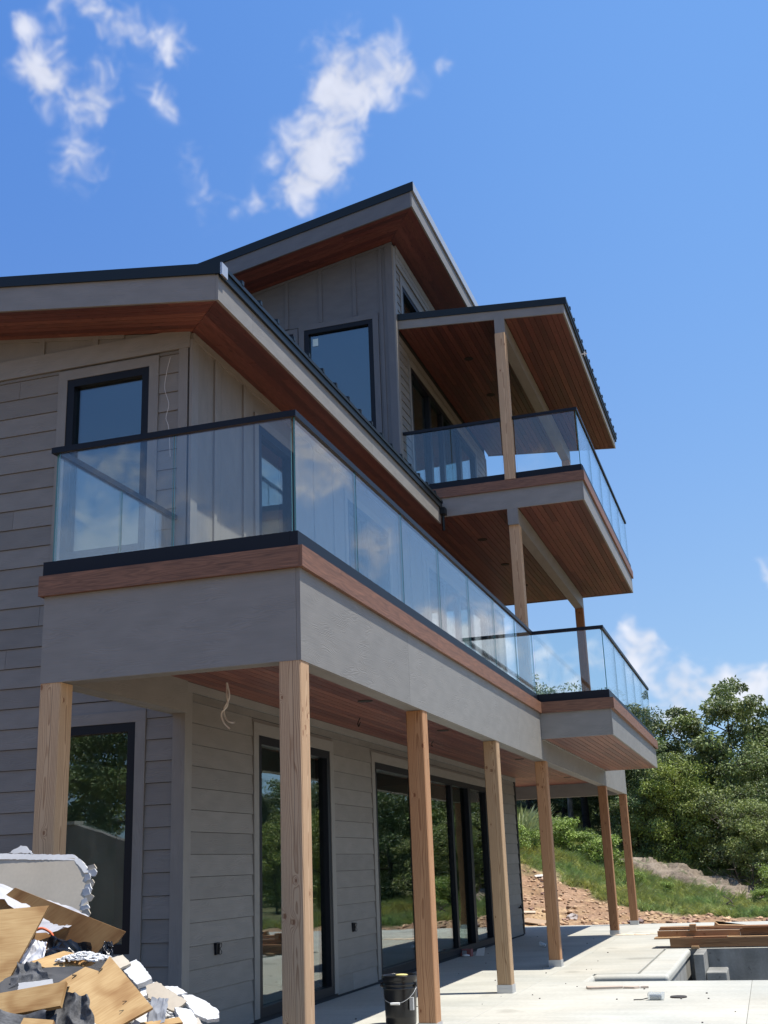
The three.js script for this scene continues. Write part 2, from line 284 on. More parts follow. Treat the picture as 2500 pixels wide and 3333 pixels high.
const rowsOf = (y0, y1, e) => { const o = []; for (let y = y0; y < y1 - .03; y += e) o.push([y, Math.min(y + e, y1)]); return o; };
const grow = (o, c, sill = true) => [o[0] - c, o[1] + c, o[2] - (sill ? c : .3), o[3] + c];

// --- near wall, facing the camera (lower and upper storey)
{
  const winL = [-3.25, -2.36, .735, 2.66], winU = [-3.217, -2.311, 4.225, 6.074];
  const t = wallAt('wall', wA, -10, XW, 0, 6.9, []);
  t.remove(t.children[0]);
  add('sheathing', mergeGeometries([
    wbox(wA, -10, winL[0], 0, 3.4, -.16, 0), wbox(wA, winL[1], XW - .002, 0, 3.4, -.16, 0), wbox(wA, winL[0], winL[1], 0, winL[2], -.16, 0), wbox(wA, winL[0], winL[1], winL[3], 3.4, -.16, 0),
    wbox(wA, -10, winU[0], 3.4, 6.36, -.16, 0), wbox(wA, winU[1], XW - .002, 3.4, 6.36, -.16, 0), wbox(wA, winU[0], winU[1], 3.4, winU[2], -.16, 0), wbox(wA, winU[0], winU[1], winU[3], 6.36, -.16, 0)]), M.wrap, t);
  const rows = [...rowsOf(.076, 3.43, .1863), ...rowsOf(3.43, 6.2, .195)];
  siding(t, wA, -10, -1.996, rows, [grow(winL, .1), grow(winU, .1)]);
  add('corner_board', wbox(wA, -1.996, XW + .001, .02, 6.2, 0, .026), M.fascia[1], t);
  for (const [m, n] of pieces(-10, XW + .022, 3.66, 2)) add('frieze_board', wbox(wA, m + .001, n - .001, 6.2, 6.4, 0, .032), M.fascia[0], t);
  // gable field above the frieze: panel and battens
  const gy = (x) => 6.275 + .1395 * (-1.269 - x);
  add('gable_panel', hexa([wA(-10, 6.36, -.16), wA(-1.89, 6.36, -.16), wA(-1.89, 6.36, .008), wA(-10, 6.36, .008), wA(-10, gy(-10), -.16), wA(-1.89, gy(-1.89), -.16), wA(-1.89, gy(-1.89), .008), wA(-10, gy(-10), .008)]), M.board, t);
  for (let x = -2.92; x > -10; x -= .613) add('batten', wbox(wA, x - .03, x + .03, 6.4, gy(x) - .005, .008, .026), M.board, t);
  add('trim_strip', hexa([wA(-10, gy(-10) - .04, .008), wA(-2.6, gy(-2.6) - .04, .008), wA(-2.6, gy(-2.6) - .04, .024), wA(-10, gy(-10) - .04, .024), wA(-10, gy(-10) - .002, .008), wA(-2.6, gy(-2.6) - .002, .008), wA(-2.6, gy(-2.6) - .002, .024), wA(-10, gy(-10) - .002, .024)]), M.board, t);
  windowAt(wA, winL); windowAt(wA, winU);
  const c = part('electrical_cable', house); c.userData.label = 'thin white wire dangling beside the upper window';
  add('wire', tube([[-2.082, 6.121, -1.985], [-2.112, 5.95, -1.97], [-2.13, 5.80, -1.975], [-2.075, 5.62, -1.96], [-2.105, 5.49, -1.965], [-2.07, 5.40, -1.95], [-2.06, 5.1, -1.98]], .0032, 40), std([.5, .49, .47]), c);
}
// --- long wall under the balcony
{
  const d1 = [-5.626, -3.585, .05, 2.66], d2 = [-13.72, -7.29, .05, 2.66];
  const t = part('wall', house), y1 = 3.4;
  add('sheathing', mergeGeometries([wbox(wB, d1[1], ZW + .002, 0, y1, -.16, 0), wbox(wB, d2[1], d1[0], 0, y1, -.16, 0), wbox(wB, -16.41, d2[0], 0, y1, -.16, 0), wbox(wB, d1[0], d1[1], d1[3], y1, -.16, 0), wbox(wB, d2[0], d2[1], d2[3], y1, -.16, 0), wbox(wB, d1[0], d1[1], 0, .05, -.16, 0), wbox(wB, d2[0], d2[1], 0, .05, -.16, 0)]), M.wrap, t);
  siding(t, wB, -16.3, -2.13, rowsOf(.03, 2.90, .1863), [grow(d1, .12, false), grow(d2, .12, false)]);
  add('corner_board', wbox(wB, -2.13, ZW + .027, .02, 2.90, 0, .0255), M.fascia[1], t);
  add('corner_board', wbox(wB, -16.41, -16.3, .02, 2.90, 0, .027), M.frame, t);
  for (const [m, n] of pieces(-16.41, ZW, 3.66, 1.4)) { add('frieze_board', wbox(wB, m + .001, n - .001, 2.90, 2.978, 0, .034), M.fascia[0], t); }
  windowAt(wB, d1, { name: 'sliding_door', cas: .12, fr: .085, sill: false });
  windowAt(wB, d2, { name: 'sliding_door', cas: .12, fr: .085, sill: false, mull: [[-9.35, -9.25], [-11.34, -11.23], [-12.44, -12.27, .035]] });
  for (const [z, y] of [[-2.665, .724], [-6.31, .703]]) {
    const e = part('electrical_box', house);
    add('box', mergeGeometries([wbox(wB, z - .034, z - .03, y - .048, y + .048, .0, .034), wbox(wB, z + .03, z + .034, y - .048, y + .048, .0, .034), wbox(wB, z - .034, z + .034, y + .044, y + .048, .0, .0345), wbox(wB, z - .034, z + .034, y - .048, y - .044, .0, .0345)]), M.frame, e);
    add('wire', mergeGeometries([wbox(wB, z - .03, z + .03, y - .044, y + .044, .0, .022), tube([[XW + .03, y - .02, z], [XW + .045, y + .02, z - .045], [XW + .04, y + .045, z - .05], [XW + .03, y + .02, z - .02]], .003, 12, 5), tube([[XW + .03, y + .02, z], [XW + .05, y - .03, z - .04], [XW + .04, y - .05, z - .03], [XW + .03, y - .01, z]], .003, 12, 5)]), M.dark, e);
  }
  const f = part('outdoor_faucet', house);
  add('valve', mergeGeometries([tube([[XW, .52, -16.0], [XW + .07, .52, -16.0], [XW + .09, .47, -16.0]], .014, 10), tube([[XW + .05, .53, -16.03], [XW + .05, .56, -16.0], [XW + .05, .53, -15.97]], .012, 8)]), M.dark, f);
}
// --- upper long wall behind the glass: board and batten
{
  const d1 = [-4.6, -3.575, 3.52, 5.98], d2 = [-8.25, -6.45, 3.52, 5.98], d3 = [-14.6, -10.4, 3.52, 5.98], w = wp('x', -1.88);
  const t = part('wall', house), y1 = 6.40;
  const st = (o) => [wbox(w, o[0], o[1], o[3], y1, -.18, 0), wbox(w, o[0], o[1], 3.4, o[2], -.18, 0)];
  add('sheathing', mergeGeometries([wbox(w, d1[1], ZW + .002, 3.4, y1, -.18, 0), wbox(w, d2[1], d1[0], 3.4, y1, -.18, 0), wbox(w, d3[1], d2[0], 3.4, y1, -.18, 0), wbox(w, -16.41, d3[0], 3.4, y1, -.18, 0), ...st(d1), ...st(d2), ...st(d3)]), M.wrap, t);
  for (const [m, n] of spans(-16.4, -2.13, [d1, d2, d3].map((o) => grow(o, .1)))) for (const [p, q] of pieces(m, n, 1.22, .8)) add('siding_panel', wbox(w, p + .001, q - .001, 3.5, 6.28, 0, .008), M.siding[0], t);
  for (const o of [d1, d2, d3]) add('siding_panel', wbox(w, o[0] - .1, o[1] + .1, o[3] + .1, 6.28, 0, .008), M.siding[1], t);
  for (let z = -2.53; z > -16.3; z -= .685) if (![d1, d2, d3].some((o) => z > o[0] - .16 && z < o[1] + .14)) add('batten', wbox(w, z - .03, z + .03, 3.5, 6.28, .008, .027), M.board, t);
  add('corner_board', wbox(w, -2.13, ZW + .0265, 3.5, 6.28, 0, .028), M.fascia[1], t);
  for (const [m, n] of pieces(-16.41, ZW, 3.66, 2.6)) add('frieze_board', wbox(w, m + .001, n - .001, 6.28, 6.355, 0, .032), M.fascia[0], t);
  windowAt(w, d1, { name: 'glass_door', sill: false, fr: .09 });
  windowAt(w, d2, { name: 'sliding_door', sill: false, mull: [[-7.4, -7.3]] });
  windowAt(w, d3, { name: 'sliding_door', sill: false, mull: [[-11.5, -11.4], [-12.55, -12.4], [-13.55, -13.45]] });
}
// --- tower, facing the camera: board and batten with two windows
const towerSoff = (x) => 11.30 + .186 * (x + 1.288);
{
  const w1 = [-3.431, -2.24, 7.55, 9.865], w2 = [-4.85, -3.62, 7.55, 9.84];
  const t = part('wall', house);
  const slab = (a0, a1, y0, y1a, y1b, d0, d1) => hexa([wC(a0, y0, d0), wC(a1, y0, d0), wC(a1, y0, d1), wC(a0, y0, d1), wC(a0, y1a, d0), wC(a1, y1b, d0), wC(a1, y1b, d1), wC(a0, y1a, d1)]);
  const S = (a0, a1, y0, d0, d1, dy = 0) => slab(a0, a1, y0, towerSoff(a0) + dy, towerSoff(a1) + dy, d0, d1);
  add('sheathing', mergeGeometries([S(-9, w2[0], 6.4, -.16, 0), S(w1[1], XT - .002, 6.4, -.16, 0), wbox(wC, w2[0], w2[1], 6.4, w2[2], -.16, 0), wbox(wC, w1[0], w1[1], 6.4, w1[2], -.16, 0), S(w2[1], w1[0], 6.4, -.16, 0), S(w2[0], w2[1], w2[3], -.16, 0), S(w1[0], w1[1], w1[3], -.16, 0)]), M.wrap, t);
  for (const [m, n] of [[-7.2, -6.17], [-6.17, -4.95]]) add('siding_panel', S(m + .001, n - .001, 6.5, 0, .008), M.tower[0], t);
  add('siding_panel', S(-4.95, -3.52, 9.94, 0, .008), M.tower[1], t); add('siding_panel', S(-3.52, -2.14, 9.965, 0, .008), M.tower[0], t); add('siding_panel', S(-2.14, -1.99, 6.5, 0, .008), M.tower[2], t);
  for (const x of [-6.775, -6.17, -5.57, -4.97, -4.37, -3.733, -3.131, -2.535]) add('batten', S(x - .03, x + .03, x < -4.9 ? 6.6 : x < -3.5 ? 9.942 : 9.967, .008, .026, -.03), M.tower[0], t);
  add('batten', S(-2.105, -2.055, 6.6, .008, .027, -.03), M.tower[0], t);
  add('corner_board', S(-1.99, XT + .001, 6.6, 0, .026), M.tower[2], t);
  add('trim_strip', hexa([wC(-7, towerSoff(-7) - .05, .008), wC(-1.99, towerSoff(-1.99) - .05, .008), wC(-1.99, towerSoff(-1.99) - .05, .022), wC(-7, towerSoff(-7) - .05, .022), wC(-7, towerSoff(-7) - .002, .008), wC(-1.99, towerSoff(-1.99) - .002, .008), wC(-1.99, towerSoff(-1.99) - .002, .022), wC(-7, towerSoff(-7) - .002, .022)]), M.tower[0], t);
  windowAt(wC, w1, { cas: .095, toneMat: M.tower[2] }).add((() => { const m = new THREE.Mesh(wbox(wC, -3.30, -3.205, 9.58, 9.71, -.034, -.033), std([.55, .68, .66], { roughness: .6 })); m.name = 'sticker'; m.castShadow = m.receiveShadow = true; return m; })());
  windowAt(wC, w2, { cas: .08, toneMat: M.tower[2] });
}
// --- tower side wall: lap siding, clerestory window above the porch roof, big slider on the upper balcony
{
  const cl = [-12.4, -9.54, 10.02, 10.62], sl = [-14.5, -9.83, 6.87, 9.275];
  const t = part('wall', house);
  const S = (z0, z1, y0, y1) => wbox(wD, z0, z1, y0, y1, -.16, 0);
  add('sheathing', mergeGeometries([S(sl[1], ZT + .002, 6.4, 9.6), S(-15.5, sl[0], 6.4, 9.6), S(sl[0], sl[1], sl[3], 9.6), S(sl[0], sl[1], 6.4, sl[2]), S(cl[1], ZT + .002, 9.6, 11.15), S(-15.5, cl[0], 9.6, 11.15), S(cl[0], cl[1], 9.6, cl[2]), S(cl[0], cl[1], cl[3], 11.15)]), M.wrap, t);
  siding(t, wD, -15.5, -9.2, rowsOf(6.9, 9.6, .142), [grow(sl, .09, false)]);
  siding(t, wD, -15.5, -9.2, rowsOf(9.75, 10.85, .142), [grow(cl, .11)]);
  add('corner_board', wbox(wD, -9.2, ZT + .0265, 6.6, 11.12, 0, .0275), M.fascia[1], t);
  add('corner_board', wbox(wD, -15.5, -15.42, 6.9, 9.5, 0, .027), M.fascia[1], t);
  for (const [y0, y1] of [[10.85, 10.95], [10.955, 11.05], [11.055, 11.18]]) for (const [m, n] of pieces(-15.5, -9.2, 3.66)) add('frieze_board', wbox(wD, m + .001, n - .001, y0, y1, 0, .03 + (y0 - 10.8) * .03), M.fascia[0], t);
  windowAt(wD, cl, { cas: .11, mull: [[-10.6, -10.53], [-11.5, -11.43]] });
  windowAt(wD, sl, { name: 'sliding_door', cas: .09, sill: false, fr: .09, mull: [[-11.1, -10.98], [-11.98, -11.86], [-13.3, -13.16]] });
}
// --- inside: floors, ceilings and far walls, so that the rooms close
{
  const t = part('interior', house);
  const fl = [[-10, XW - .17, 2.98, 3.39, -16.4, ZW - .17], [-9, XT - .17, 6.4, 6.75, -16.4, ZT - .17]];
  for (const f of fl) add('floor', box(...f), M.floorIn, t);
  add('floor', box(-10, XW - .17, .005, .05, -16.4, ZW - .17), M.floorIn, t);
  add('ceiling', box(-10, -2.07, 6.12, 6.2, ZT - .02, ZW - .17), M.drywall, t);
  add('ceiling', box(-9, -2.04, 10.66, 10.75, -15.5, ZT - .17), M.drywall, t);
  add('partition', mergeGeometries([box(-10.16, -10, 0, 1, -16.4, ZW + .001), box(-10.16, -10, 2.3, 4.2, -16.4, ZW + .001), box(-10.16, -10, 5.9, 9, -16.4, ZW + .001), box(-10.16, -10, 1, 5.9, -16.4, -15), box(-10.16, -10, 1, 5.9, -3.5, ZW + .001), box(-10.16, -10, 1, 5.9, -9.6, -8.4)]), M.drywall, t); add('partition', box(-10, XW - .17, 0, 6.4, -16.56, -16.405), M.drywall, t);
  add('partition', mergeGeometries([box(-9.1, -9, 6.4, 8.2, -15.5, ZT - .17), box(-9.1, -9, 10.0, 10.66, -15.5, ZT - .17), box(-9.1, -9, 8.2, 10, -10.2, ZT - .17), box(-9.1, -9, 8.2, 10, -15.5, -14)]), M.drywall, t); add('partition', box(-9, XT - .17, 6.75, 11.1, -15.66, -15.505), M.drywall, t);
  add('partition', box(-6.6, -6.48, .05, 2.97, -16.4, -6.5), M.drywall, t); add('partition', box(-5.2, -2.3, .05, 2.97, -6.72, -6.6), M.drywall, t);
  for (const [x, y, z] of [[-2.62, 6.118, -3.2], [-2.75, 10.658, -10.6]]) add('ceiling_can', new THREE.CylinderGeometry(.07, .07, .02, 20).translate(x, y - .004, z), M.steel, t);
}

// ---------------------------------------------------------------- decks
function soffitBoards(t, x0, x1, z0, z1, y, bw, len, lead = () => 0, slope = null, toneMat = y > 4 || slope ? M.soffitUpShade : M.soffit) {          // boards running away along z
  const n = Math.round(Math.abs(x1 - x0) / bw), s = (x1 - x0) / n;
  for (let i = 0; i < n; i++) {
    const a = x0 + s * i + .003, b = x0 + s * (i + 1) - .003, ya = slope ? slope(a) : y, yb = slope ? slope(b) : y;
    const seg = pieces(z1, z0, len, .5 + ((i * 1.73) % (len - .6)));
    seg.forEach(([p, q], k) => {
      const la = k === seg.length - 1 ? lead(a) : 0, lb = k === seg.length - 1 ? lead(b) : 0, h = .017, e = k ? .003 : 0;
      add('soffit_board', hexa([[a, ya, p + e], [b, yb, p + e], [b, yb, q - lb - .001], [a, ya, q - la - .001], [a, ya + h, p + e], [b, yb + h, p + e], [b, yb + h, q - lb - .001], [a, ya + h, q - la - .001]]), pick(toneMat), t);
    });
  }
}
function downlight(x, y, z) { const d = part('downlight_hole', house); add('can', new THREE.CylinderGeometry(.078, .078, .006, 24).translate(x, y - .003, z), M.dark, d); }
const fasciaRun = (t, name, mats, list) => { for (const g of list) add(name, g, pick(mats), t); };

const TB = 3.338, TT = 3.49, BE = -15.95;
{ // first balcony
  const d = part('balcony_deck', house);
  add('deck_floor', mergeGeometries([box(-2.0, -.01, 3.02, 3.462, -19.3, -2.0), box(-1.98, -.17, 3.02, 3.462, -2.0, -.17), box(.005, .955, 3.03, 3.462, BE + .03, -9.14)]), M.trim[0], d);
  // beams and fascia: grey grained boards
  for (const [m, n] of pieces(-19.43, -.002, 4.88, 2.2)) add('fascia_board', box(-.03, 0, 2.70, TB, m + .001, n - .001), pick(M.fascia), d);
  add('beam', mergeGeometries([box(-.16, -.031, 2.703, 3.3, -19.3, -.031)]), M.board, d);
  add('fascia_board', box(-2.013, -.031, 2.70, TB, -.03, -.001), M.fascia[0], d);
  add('beam', box(-1.85, -.161, 2.703, 3.3, -.16, -.031), M.board, d);
  add('fascia_board', box(-2.013, -1.985, 2.70, TB, ZW + .03, -.031), M.fascia[1], d);
  add('beam', box(-1.984, -1.85, 2.704, 3.3, ZW + .03, -.031), M.fascia[1], d);
  add('fascia_board', box(-6, -.031, 2.70, 3.3, -19.43, -19.4), M.fascia[1], d); add('beam', box(-6, -.161, 2.703, 3.3, -19.4, -19.27), M.fascia[1], d);
  add('fascia_board', box(.001, .965, 2.983, TB, -9.13, -9.10), M.fascia[0], d);
  for (const [m, n] of pieces(BE, -9.1, 3.66, 3.2)) add('fascia_board', box(.966, .993, 2.983, TB, m + .001, n - .001), pick(M.fascia), d);
  add('fascia_board', box(.001, .965, 2.983, TB, BE, BE + .03), M.fascia[0], d);
  add('trim_strip', box(.001, .03, 2.975, 3.0, BE + .03, -9.131), M.board, d);
  // redwood-coloured edge boards
  for (const [m, n] of pieces(-9.07, .034, 3.66, 1.9)) add('edge_board', box(.004, .034, TB, TT, m + .001, n - .001), pick(M.trim), d);
  add('edge_board', box(-2.045, .0035, TB, TT, .004, .034), M.trim[0], d);
  add('edge_board', box(-2.045, -2.016, TB, TT, ZW + .03, .003), M.trim[1], d);
  add('edge_board', box(.035, 1.04, TB, TT, -9.10, -9.07), M.trim[1], d);
  for (const [m, n] of pieces(BE - .03, -9.101, 3.66, 1.3)) add('edge_board', box(1.01, 1.04, TB, TT, m + .001, n - .001), pick(M.trim), d);
  add('edge_board', box(.0, 1.009, TB, TT, BE - .03, BE), M.trim[0], d);
  const s = part('soffit', house);
  soffitBoards(s, XW + .036, -.162, -.165, -16.42, 2.98, .087, 3.9);
  soffitBoards(s, -5.9, -.162, -16.43, -19.26, 2.98, .22, 3.9);
  add('backing', mergeGeometries([box(-1.85, -.17, 3.0, 3.015, -2.0, -.165), box(XW, -.17, 3.0, 3.0151, -19.3, -2.0), box(-5.95, XW - .01, 3.0, 3.0152, -19.3, -16.43)]), M.soffitBack, s);
  const s2 = part('soffit', house);
  soffitBoards(s2, .032, .964, -9.132, BE + .032, 2.985, .085, 3.4);
  add('backing', box(.03, .964, 3.003, 3.02, BE + .03, -9.131), M.soffitBack, s2);
  for (const z of [-4.05, -7.13, -12.02, -16.98]) downlight(-.9, 2.98, z);
  for (const [pts, lab] of [[[[-1.60, 2.98, -2.25], [-1.575, 2.86, -2.2], [-1.555, 2.76, -2.17], [-1.60, 2.70, -2.15], [-1.575, 2.62, -2.13], [-1.50, 2.55, -2.1]], 1], [[[-1.60, 2.98, -2.26], [-1.56, 2.84, -2.22], [-1.60, 2.74, -2.2], [-1.57, 2.66, -2.16], [-1.51, 2.61, -2.12], [-1.45, 2.60, -2.1]], 1], [[[-1.40, 2.98, -5.35], [-1.42, 2.92, -5.33], [-1.40, 2.88, -5.3], [-1.38, 2.93, -5.3]], 2], [[[-1.35, 2.98, -8.3], [-1.38, 2.93, -8.3], [-1.36, 2.9, -8.28]], 2]]) { const c = part('electrical_cable', house); add('wire', tube(pts, lab === 1 ? .007 : .006, 30), lab === 1 ? M.white : M.dark, c); }
}
{ // upper balcony
  const d = part('balcony_deck', house), z0 = -9.131, z1 = -15.81;
  add('deck_floor', box(XT + .03, .855, 6.45, 6.81, z1 + .03, z0 - .035), M.trim[0], d);
  add('fascia_board', box(-1.84, .857, 6.392, 6.688, z0 - .03, z0), M.fascia[0], d);
  for (const [m, n] of pieces(z1, z0, 3.66, 2.7)) add('fascia_board', box(.858, .885, 6.392, 6.688, m + .001, n - .001), pick(M.fascia), d);
  add('fascia_board', box(-1.84, .857, 6.392, 6.688, z1, z1 + .03), M.fascia[1], d);
  add('edge_board', box(-1.84, .916, 6.688, 6.838, z0 + .001, z0 + .031), M.trim[1], d);
  for (const [m, n] of pieces(z1 - .03, z0, 3.66, 2.1)) add('edge_board', box(.886, .916, 6.688, 6.838, m + .001, n - .001), pick(M.trim), d);
  add('edge_board', box(-1.84, .885, 6.688, 6.838, z1 - .03, z1 - .001), M.trim[0], d);
  add('beam', box(-.267, -.108, 6.143, 6.40, -15.74, z0 - .002), M.fascia[1], d);
  const s = part('soffit', house);
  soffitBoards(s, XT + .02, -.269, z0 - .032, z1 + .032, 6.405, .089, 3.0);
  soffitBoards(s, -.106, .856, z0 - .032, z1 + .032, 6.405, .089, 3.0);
  add('backing', box(XT + .02, .856, 6.4225, 6.44, z1 + .03, z0 - .031), M.soffitBack, s);
  for (const z of [-10.68, -12.45, -14.2]) downlight(-1.0, 6.405, z);
}
// ---------------------------------------------------------------- posts
function post(x1, z0, y0, y1, mat, base = true, w = .159) {       // x1 outer side, z0 near side
  const p = part('timber_post', house), x0 = x1 - w, z1 = z0 - w, c = .008, yb = base ? y0 + .085 : y0;
  const ring = [[x0 + c, z0], [x1 - c, z0], [x1, z0 - c], [x1, z1 + c], [x1 - c, z1], [x0 + c, z1], [x0, z1 + c], [x0, z0 - c]];
  const pos = [], nor = [], uv = [], idx = [], ru = rnd() * 3, rv = Math.floor(rnd() * 4) * .165; let run = 0;
  for (let i = 0; i < 8; i++) {
    const [ax, az] = ring[i], [bx, bz] = ring[(i + 1) % 8], l = Math.hypot(bx - ax, bz - az), nx = -(bz - az) / l, nz = (bx - ax) / l, o = pos.length / 3;
    pos.push(ax, yb, az, bx, yb, bz, bx, y1, bz, ax, y1, az); for (let k = 0; k < 4; k++) nor.push(nx, 0, nz);
    uv.push(ru + yb, rv + run, ru + yb, rv + run + l, ru + y1, rv + run + l, ru + y1, rv + run); run += l; idx.push(o, o + 1, o + 2, o, o + 2, o + 3);
  }
  const o = pos.length / 3; for (const [y, s] of [[y1, 1], [yb, -1]]) { const b = pos.length / 3; for (const [x, z] of ring) { pos.push(x, y, z); nor.push(0, s, 0); uv.push(x * .2, z * .2); } for (let k = 1; k < 7; k++) s > 0 ? idx.push(b, b + k, b + k + 1) : idx.push(b, b + k + 1, b + k); }
  const g = new THREE.BufferGeometry(); g.setAttribute('position', new THREE.Float32BufferAttribute(pos, 3)); g.setAttribute('normal', new THREE.Float32BufferAttribute(nor, 3)); g.setAttribute('uv', new THREE.Float32BufferAttribute(uv, 2)); g.setIndex(idx);
  // make sure every face points outwards
  const cx = (x0 + x1) / 2, cz = (z0 + z1) / 2, P = g.attributes.position, N = g.attributes.normal;
  for (let i = 0; i < 32; i++) if ((P.getX(i) - cx) * N.getX(i) + (P.getZ(i) - cz) * N.getZ(i) < 0) N.setXYZ(i, -N.getX(i), 0, -N.getZ(i));
  add('timber', g, mat, p);
  if (base) add('post_base', mergeGeometries([box(x0 - .006, x1 + .006, y0 + .001, yb, z1 - .006, z0 + .006), box(x0 + .01, x1 - .01, y0 + .03, y0 + .05, z0, z0 + .008)]), M.steel, p);
  return p;
}
post(-1.848, -.006, 0, 2.70, M.fir[0], true, .168); post(-.005, .0 - .004, 0, 2.70, M.fir[4]);
post(-.007, -2.994, 0, 2.70, M.fir[1]); post(-.007, -6.096, 0, 2.70, M.fir[2]); post(-.007, -9.319, 0, 2.70, M.fir[1]);
post(-.007, -15.846, 0, 2.70, M.fir[3]); post(-.007, -19.27, 0, 2.70, M.fir[3]);
post(-.108, -9.174, 3.462, 6.143, M.fir[4], false); post(-.108, -15.57, 3.462, 6.143, M.fir[3], false);
post(-.105, -9.092, 6.84, 9.244, M.fir[4], false); post(-.108, -15.5, 6.81, 9.244, M.fir[4], false);

// ---------------------------------------------------------------- glass railings
function railing(runs, yBase, yTop) {                       // runs: {axis, at, joints, sides}
  const r = part('glass_railing', house);
  for (const { axis, at, joints, cap, shoe } of runs) {
    const B = (a0, a1, y0, y1, d0, d1) => axis === 'z' ? box(a0, a1, y0, y1, at + d0, at + d1) : box(at + d0, at + d1, y0, y1, a0, a1);
    for (let i = 0; i + 1 < joints.length; i++) {
      const lo = Math.min(joints[i], joints[i + 1]) + .007, hi = Math.max(joints[i], joints[i + 1]) - .007;
      const g = new THREE.BoxGeometry(axis === 'z' ? hi - lo : .013, yTop - .03 - yBase - .05, axis === 'z' ? .013 : hi - lo);
      g.translate(axis === 'z' ? (lo + hi) / 2 : at, (yTop - .03 + yBase + .05) / 2, axis === 'z' ? at : (lo + hi) / 2);
      const E = M.railEdge, G = M.rail;
      add('glass_panel', g, axis === 'z' ? [E, E, E, E, G, G] : [G, G, E, E, E, E], r);
    }
    for (const [a0, a1] of cap) add('top_rail', B(a0, a1, yTop - .046, yTop, -.024, .024), M.black, r);
    for (const [a0, a1] of shoe) add('base_shoe', B(a0, a1, yBase, yBase + .118, -.032, .032), M.black, r);
  }
}
const X1 = -.047;
railing([
  { axis: 'x', at: X1, joints: [-.045, -1.386, -2.677, -3.982, -5.271, -6.579, -7.889, -9.165], cap: [[-9.135, -.023]], shoe: [[-9.20, -.015]] },
  { axis: 'z', at: X1, joints: [-.06, -.996, -1.975], cap: [[-2.03, -.072]], shoe: [[-2.045, -.08]] },
  { axis: 'x', at: -2.004, joints: [-.07, -1.033, -1.975], cap: [[-1.985, -.072]], shoe: [[-1.985, -.08]] },
  { axis: 'z', at: -9.159, joints: [-.03, .94], cap: [[-.071, .981]], shoe: [[-.014, .985]] },
  { axis: 'x', at: .953, joints: [-9.175, -10.53, -11.885, -13.24, -14.595, -15.93], cap: [[-15.98, -9.184]], shoe: [[-15.94, -9.192]] },
], TT, 4.516);
railing([
  { axis: 'z', at: -9.20, joints: [-1.80, -1.08, -.29], cap: [[-1.84, -.27]], shoe: [[-1.83, -.27]] },
  { axis: 'z', at: -9.20, joints: [-.085, .845], cap: [[-.10, .886]], shoe: [[-.10, .886]] },
  { axis: 'x', at: .862, joints: [-9.215, -10.53, -11.83, -13.13, -14.43, -15.73], cap: [[-15.79, -9.225]], shoe: [[-15.78, -9.233]] },
], 6.838, 7.865);

// ---------------------------------------------------------------- roofs
function slopeSlab(x0, x1, z0, z1, f0, f1) { return hexa([[x0, f0(x0), z0], [x1, f0(x1), z0], [x1, f0(x1), z1], [x0, f0(x0), z1], [x0, f1(x0), z0], [x1, f1(x1), z0], [x1, f1(x1), z1], [x0, f1(x0), z1]]); }
{ // low roof over the near wing
  const r = part('roof', house), k = -.1375, fb = (x) => 6.268 + k * (x + 1.269), ft = (x) => fb(x) + .256, mt = (x) => ft(x) + .1;
  const zf = -1.335, xe = -1.269, zb = -9.06;
  for (const [m, n] of [[-9, -4.9], [-4.9, -1.2961]]) add('fascia_board', slopeSlab(m + .001, n - .001, zf - .028, zf, fb, ft), M.fascia[1], r);
  for (const [m, n] of pieces(zb, zf, 3.66, 3.3)) add('fascia_board', box(xe - .027, xe, fb(xe), ft(xe) - .004, m + .001, n - .001), pick(M.fascia), r);
  add('deck_sheathing', slopeSlab(-9, xe - .03, zb, zf - .03, (x) => fb(x) + .03, (x) => ft(x) - .01), M.soffitBack, r);
  add('metal_sheet', slopeSlab(-9, xe + .045, zb, zf + .02, (x) => ft(x) + .062, mt), M.metal, r);
  add('rake_flashing', slopeSlab(-9, xe + .047, zf + .004, zf + .022, (x) => ft(x) - .004, (x) => mt(x) + .004), M.metal, r);
  add('rake_flashing', slopeSlab(xe + .03, xe + .049, zf - .1, zf + .022, (x) => ft(x) - .012, (x) => mt(x) + .006), M.steel, r);
  add('eave_flashing', box(xe + .004, xe + .03, ft(xe) - .025, ft(xe) + .055, zb, zf - .01), M.metal, r);
  for (let z = -1.77; z > -9; z -= .43) add('seam_rib', slopeSlab(-9, xe + .05, z - .022, z + .022, (x) => mt(x) - .002, (x) => mt(x) + .042), M.metal, r);
  const g = part('gutter_outlet', house); add('spout', mergeGeometries([box(xe + .002, xe + .085, 6.40, 6.50, -9.11, -8.98), new THREE.CylinderGeometry(.022, .022, .24, 12).translate(xe + .03, 6.28, -9.08)]), M.metal, g);
  const s = part('soffit', house);
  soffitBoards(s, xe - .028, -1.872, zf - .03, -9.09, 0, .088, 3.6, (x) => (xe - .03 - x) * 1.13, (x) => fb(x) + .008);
  // rake boards run across, under the slope
  const n = 8, w = (-ZW + zf - .03 - .02) / n;
  for (let i = 0; i < n; i++) {
    const z0 = zf - .03 - w * i - .0022, z1 = zf - .03 - w * (i + 1) + .0022, e0 = xe - .03 - (zf - .03 - z0) / 1.13, e1 = xe - .03 - (zf - .03 - z1) / 1.13;
    const sg = pieces(-9, e0, 3.1, 1 + ((i * 1.37) % 2));
    sg.forEach(([a, b], j) => { const last = j === sg.length - 1, b0 = last ? e0 - .004 : b, b1 = last ? e1 - .004 : b, f = (x) => fb(x) + .008; add('soffit_board', hexa([[a + .001, f(a), z1], [b1, f(b1), z1], [b0, f(b0), z0], [a + .001, f(a), z0], [a + .001, f(a) + .017, z1], [b1, f(b1) + .017, z1], [b0, f(b0) + .017, z0], [a + .001, f(a) + .017, z0]]), pick(M.soffit), s); });
  }
}
